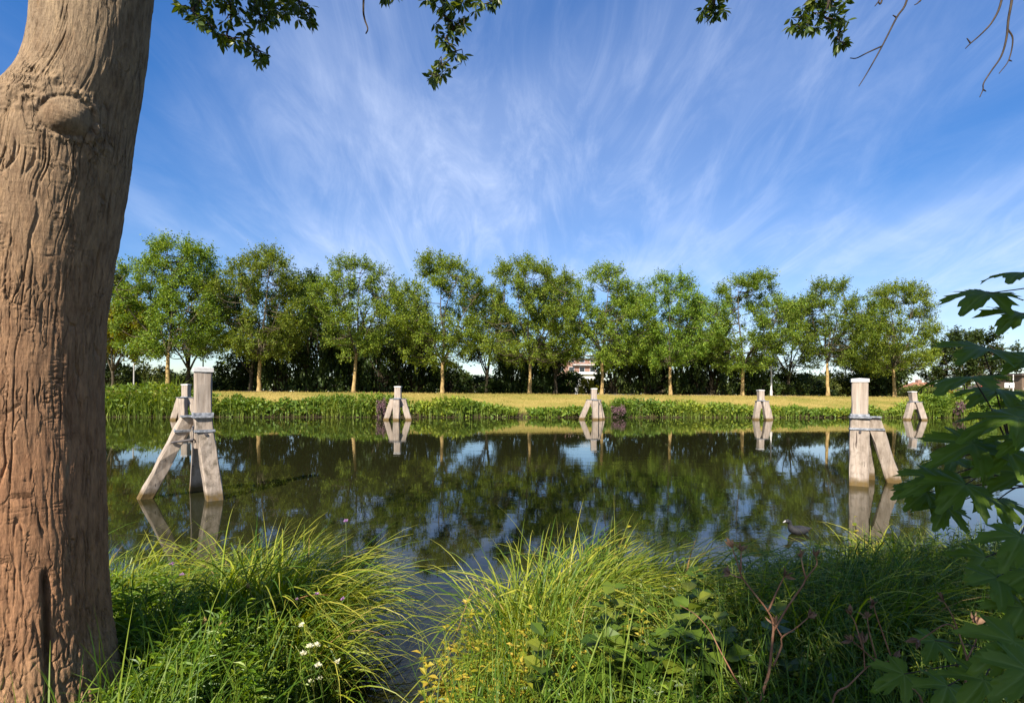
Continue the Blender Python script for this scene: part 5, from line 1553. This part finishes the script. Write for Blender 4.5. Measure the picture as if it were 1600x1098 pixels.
def pole(name, label, px, ytop, d, rad, matn, cat='lamp post', arm=None, arm_d='left', ybase=None, head=True, head_m='pole_dark'):
    x = (px - 800) / F * d
    zb = float(height(x, d)) if ybase is None else EYE - (ybase - hy(px)) / F * d
    zt = EYE + (hy(px) - ytop) / F * d
    e = thing(name, label, cat, (x, d, zb))
    mb = MB(); H_ = zt - zb
    tube(mb, np.array([[0, 0, -.1], [0, 0, .6], [0, 0, .62], [0, 0, H_]]), [rad * 1.5, rad * 1.5, rad, rad * .75], 10); mb.build('post', M[matn], e, smooth=False)
    sg = -1 if arm_d == 'left' else 1
    al = arm or 0
    if arm:
        mb = MB(); tube(mb, curve_pts([[0, 0, H_ - .05], [sg * al * .4, 0, H_ + .12 * al], [sg * al, 0, H_ + .10 * al]], 4), np.full(9, rad * .55), 6); mb.build('arm', M[matn], e)
    if head:
        mb = MB(); hx = sg * al
        v = np.array([[-.28, -.11, -.05], [.28, -.11, -.05], [.28, .11, -.05], [-.28, .11, -.05], [-.20, -.08, .06], [.20, -.08, .06], [.20, .08, .06], [-.20, .08, .06]]) + np.array([hx + sg * .2 * (al > 0), 0, H_ + .10 * al + .05])
        mb.add(v, [[0, 3, 2, 1], [4, 5, 6, 7], [0, 1, 5, 4], [1, 2, 6, 5], [2, 3, 7, 6], [3, 0, 4, 7]]); mb.build('lamp_head', M[head_m], e)
    return e
pole('lamp_post', 'pale slim lamp post between the eighth and ninth front-row trees', 1205, 573, 54.0, .085, 'pole_pale', head_m='pole_pale')
pole('lamp_post', 'dark lamp post standing above the near left mooring dolphin', 317, 512, 54.5, .07, 'pole_dark')
pole('lamp_post', 'grey lamp post right of the big trunk under the yellow tree', 209, 546, 53, .07, 'pole_grey', head_m='pole_grey')
pole('lamp_post', 'dark street lamp with short arm in the gap right of the ninth front-row tree', 1321, 566, 76, .08, 'pole_dark', arm=.5, arm_d='right')
e = pole('traffic_mast', 'thin grey traffic mast with side arm in the gap left of the tenth front-row tree', 1331, 554, 80, .07, 'pole_grey', cat='mast', head=False)
H_ = (hy(1331) - 570) / F * 80 + EYE - e.location[2]
mb = MB(); tube(mb, np.array([[0, 0, H_], [1.9, 0, H_ + .05]]), [.05, .04], 6); mb.build('arm', M['pole_grey'], e)
mb = MB(); box(mb, (1.95, -.05, H_ - .15), (.16, .14, .45)); sg_ = mb.build('signal_head', M['pole_dark'], e)
mb = MB(); tube(mb, np.array([[1.95, 0, H_ - .6], [1.95, 0, -.1]]), [.05, .07], 6); mb.build('lower_post', M['pole_grey'], e)
pole('lamp_post', 'curved pale street lamp at the right edge above the brown building', 1610, 566, 74, .07, 'pole_grey', arm=2.4, arm_d='left', head_m='pole_grey')
pole('lamp_post', 'tall thin pale pole in front of the brown building', 1583, 585, 70, .07, 'pole_pale', head=False)
# white panel on a post
x = (1577 - 800) / F * 71
e = thing('white_board', 'white board on a single post in front of the brown building', 'board', (x, 71, 1.8))
mb = MB(); tube(mb, np.array([[.05, .06, -.1], [.05, .06, 1.9]]), [.05, .05], 8); mb.build('post', M['pole_grey'], e)
mb = MB(); box(mb, (0, 0, 1.75), (.66, .03, .34)); mb.build('panel', M['sign_white'], e)
mb = MB(); box(mb, (-.05, -.05, 1.62), (.12, .015, .10)); mb.build('dark_mark', M['pole_dark'], e)
# red and white sign post
x = (1535 - 800) / F * 70
e = thing('sign_post', 'red and white sign on a pale post beyond the bushes at far right', 'sign', (x, 70, 1.6))
mb = MB(); tube(mb, np.array([[0, .06, -.1], [0, .06, 3.4]]), [.06, .06], 8); mb.build('post', M['pole_pale'], e)
a_ = np.linspace(0, 6.283, 17)[:-1]
for z_, r_, m_ in ((2.25, .36, 'sign_white'), (1.55, .34, 'sign_red')):
    mb = MB(); v = np.concatenate([np.stack([np.cos(a_) * r_, 0 * a_ - .02, z_ + np.sin(a_) * r_], -1), np.stack([np.cos(a_) * r_, 0 * a_ + .02, z_ + np.sin(a_) * r_], -1)])
    mb.add(v, [[k, (k + 1) % 16, 16 + (k + 1) % 16, 16 + k] for k in range(16)]); mb.f.append(np.array([list(range(16))[::-1]])); mb.f.append(np.array([list(range(16, 32))]))
    mb.build('disc', M[m_], e)
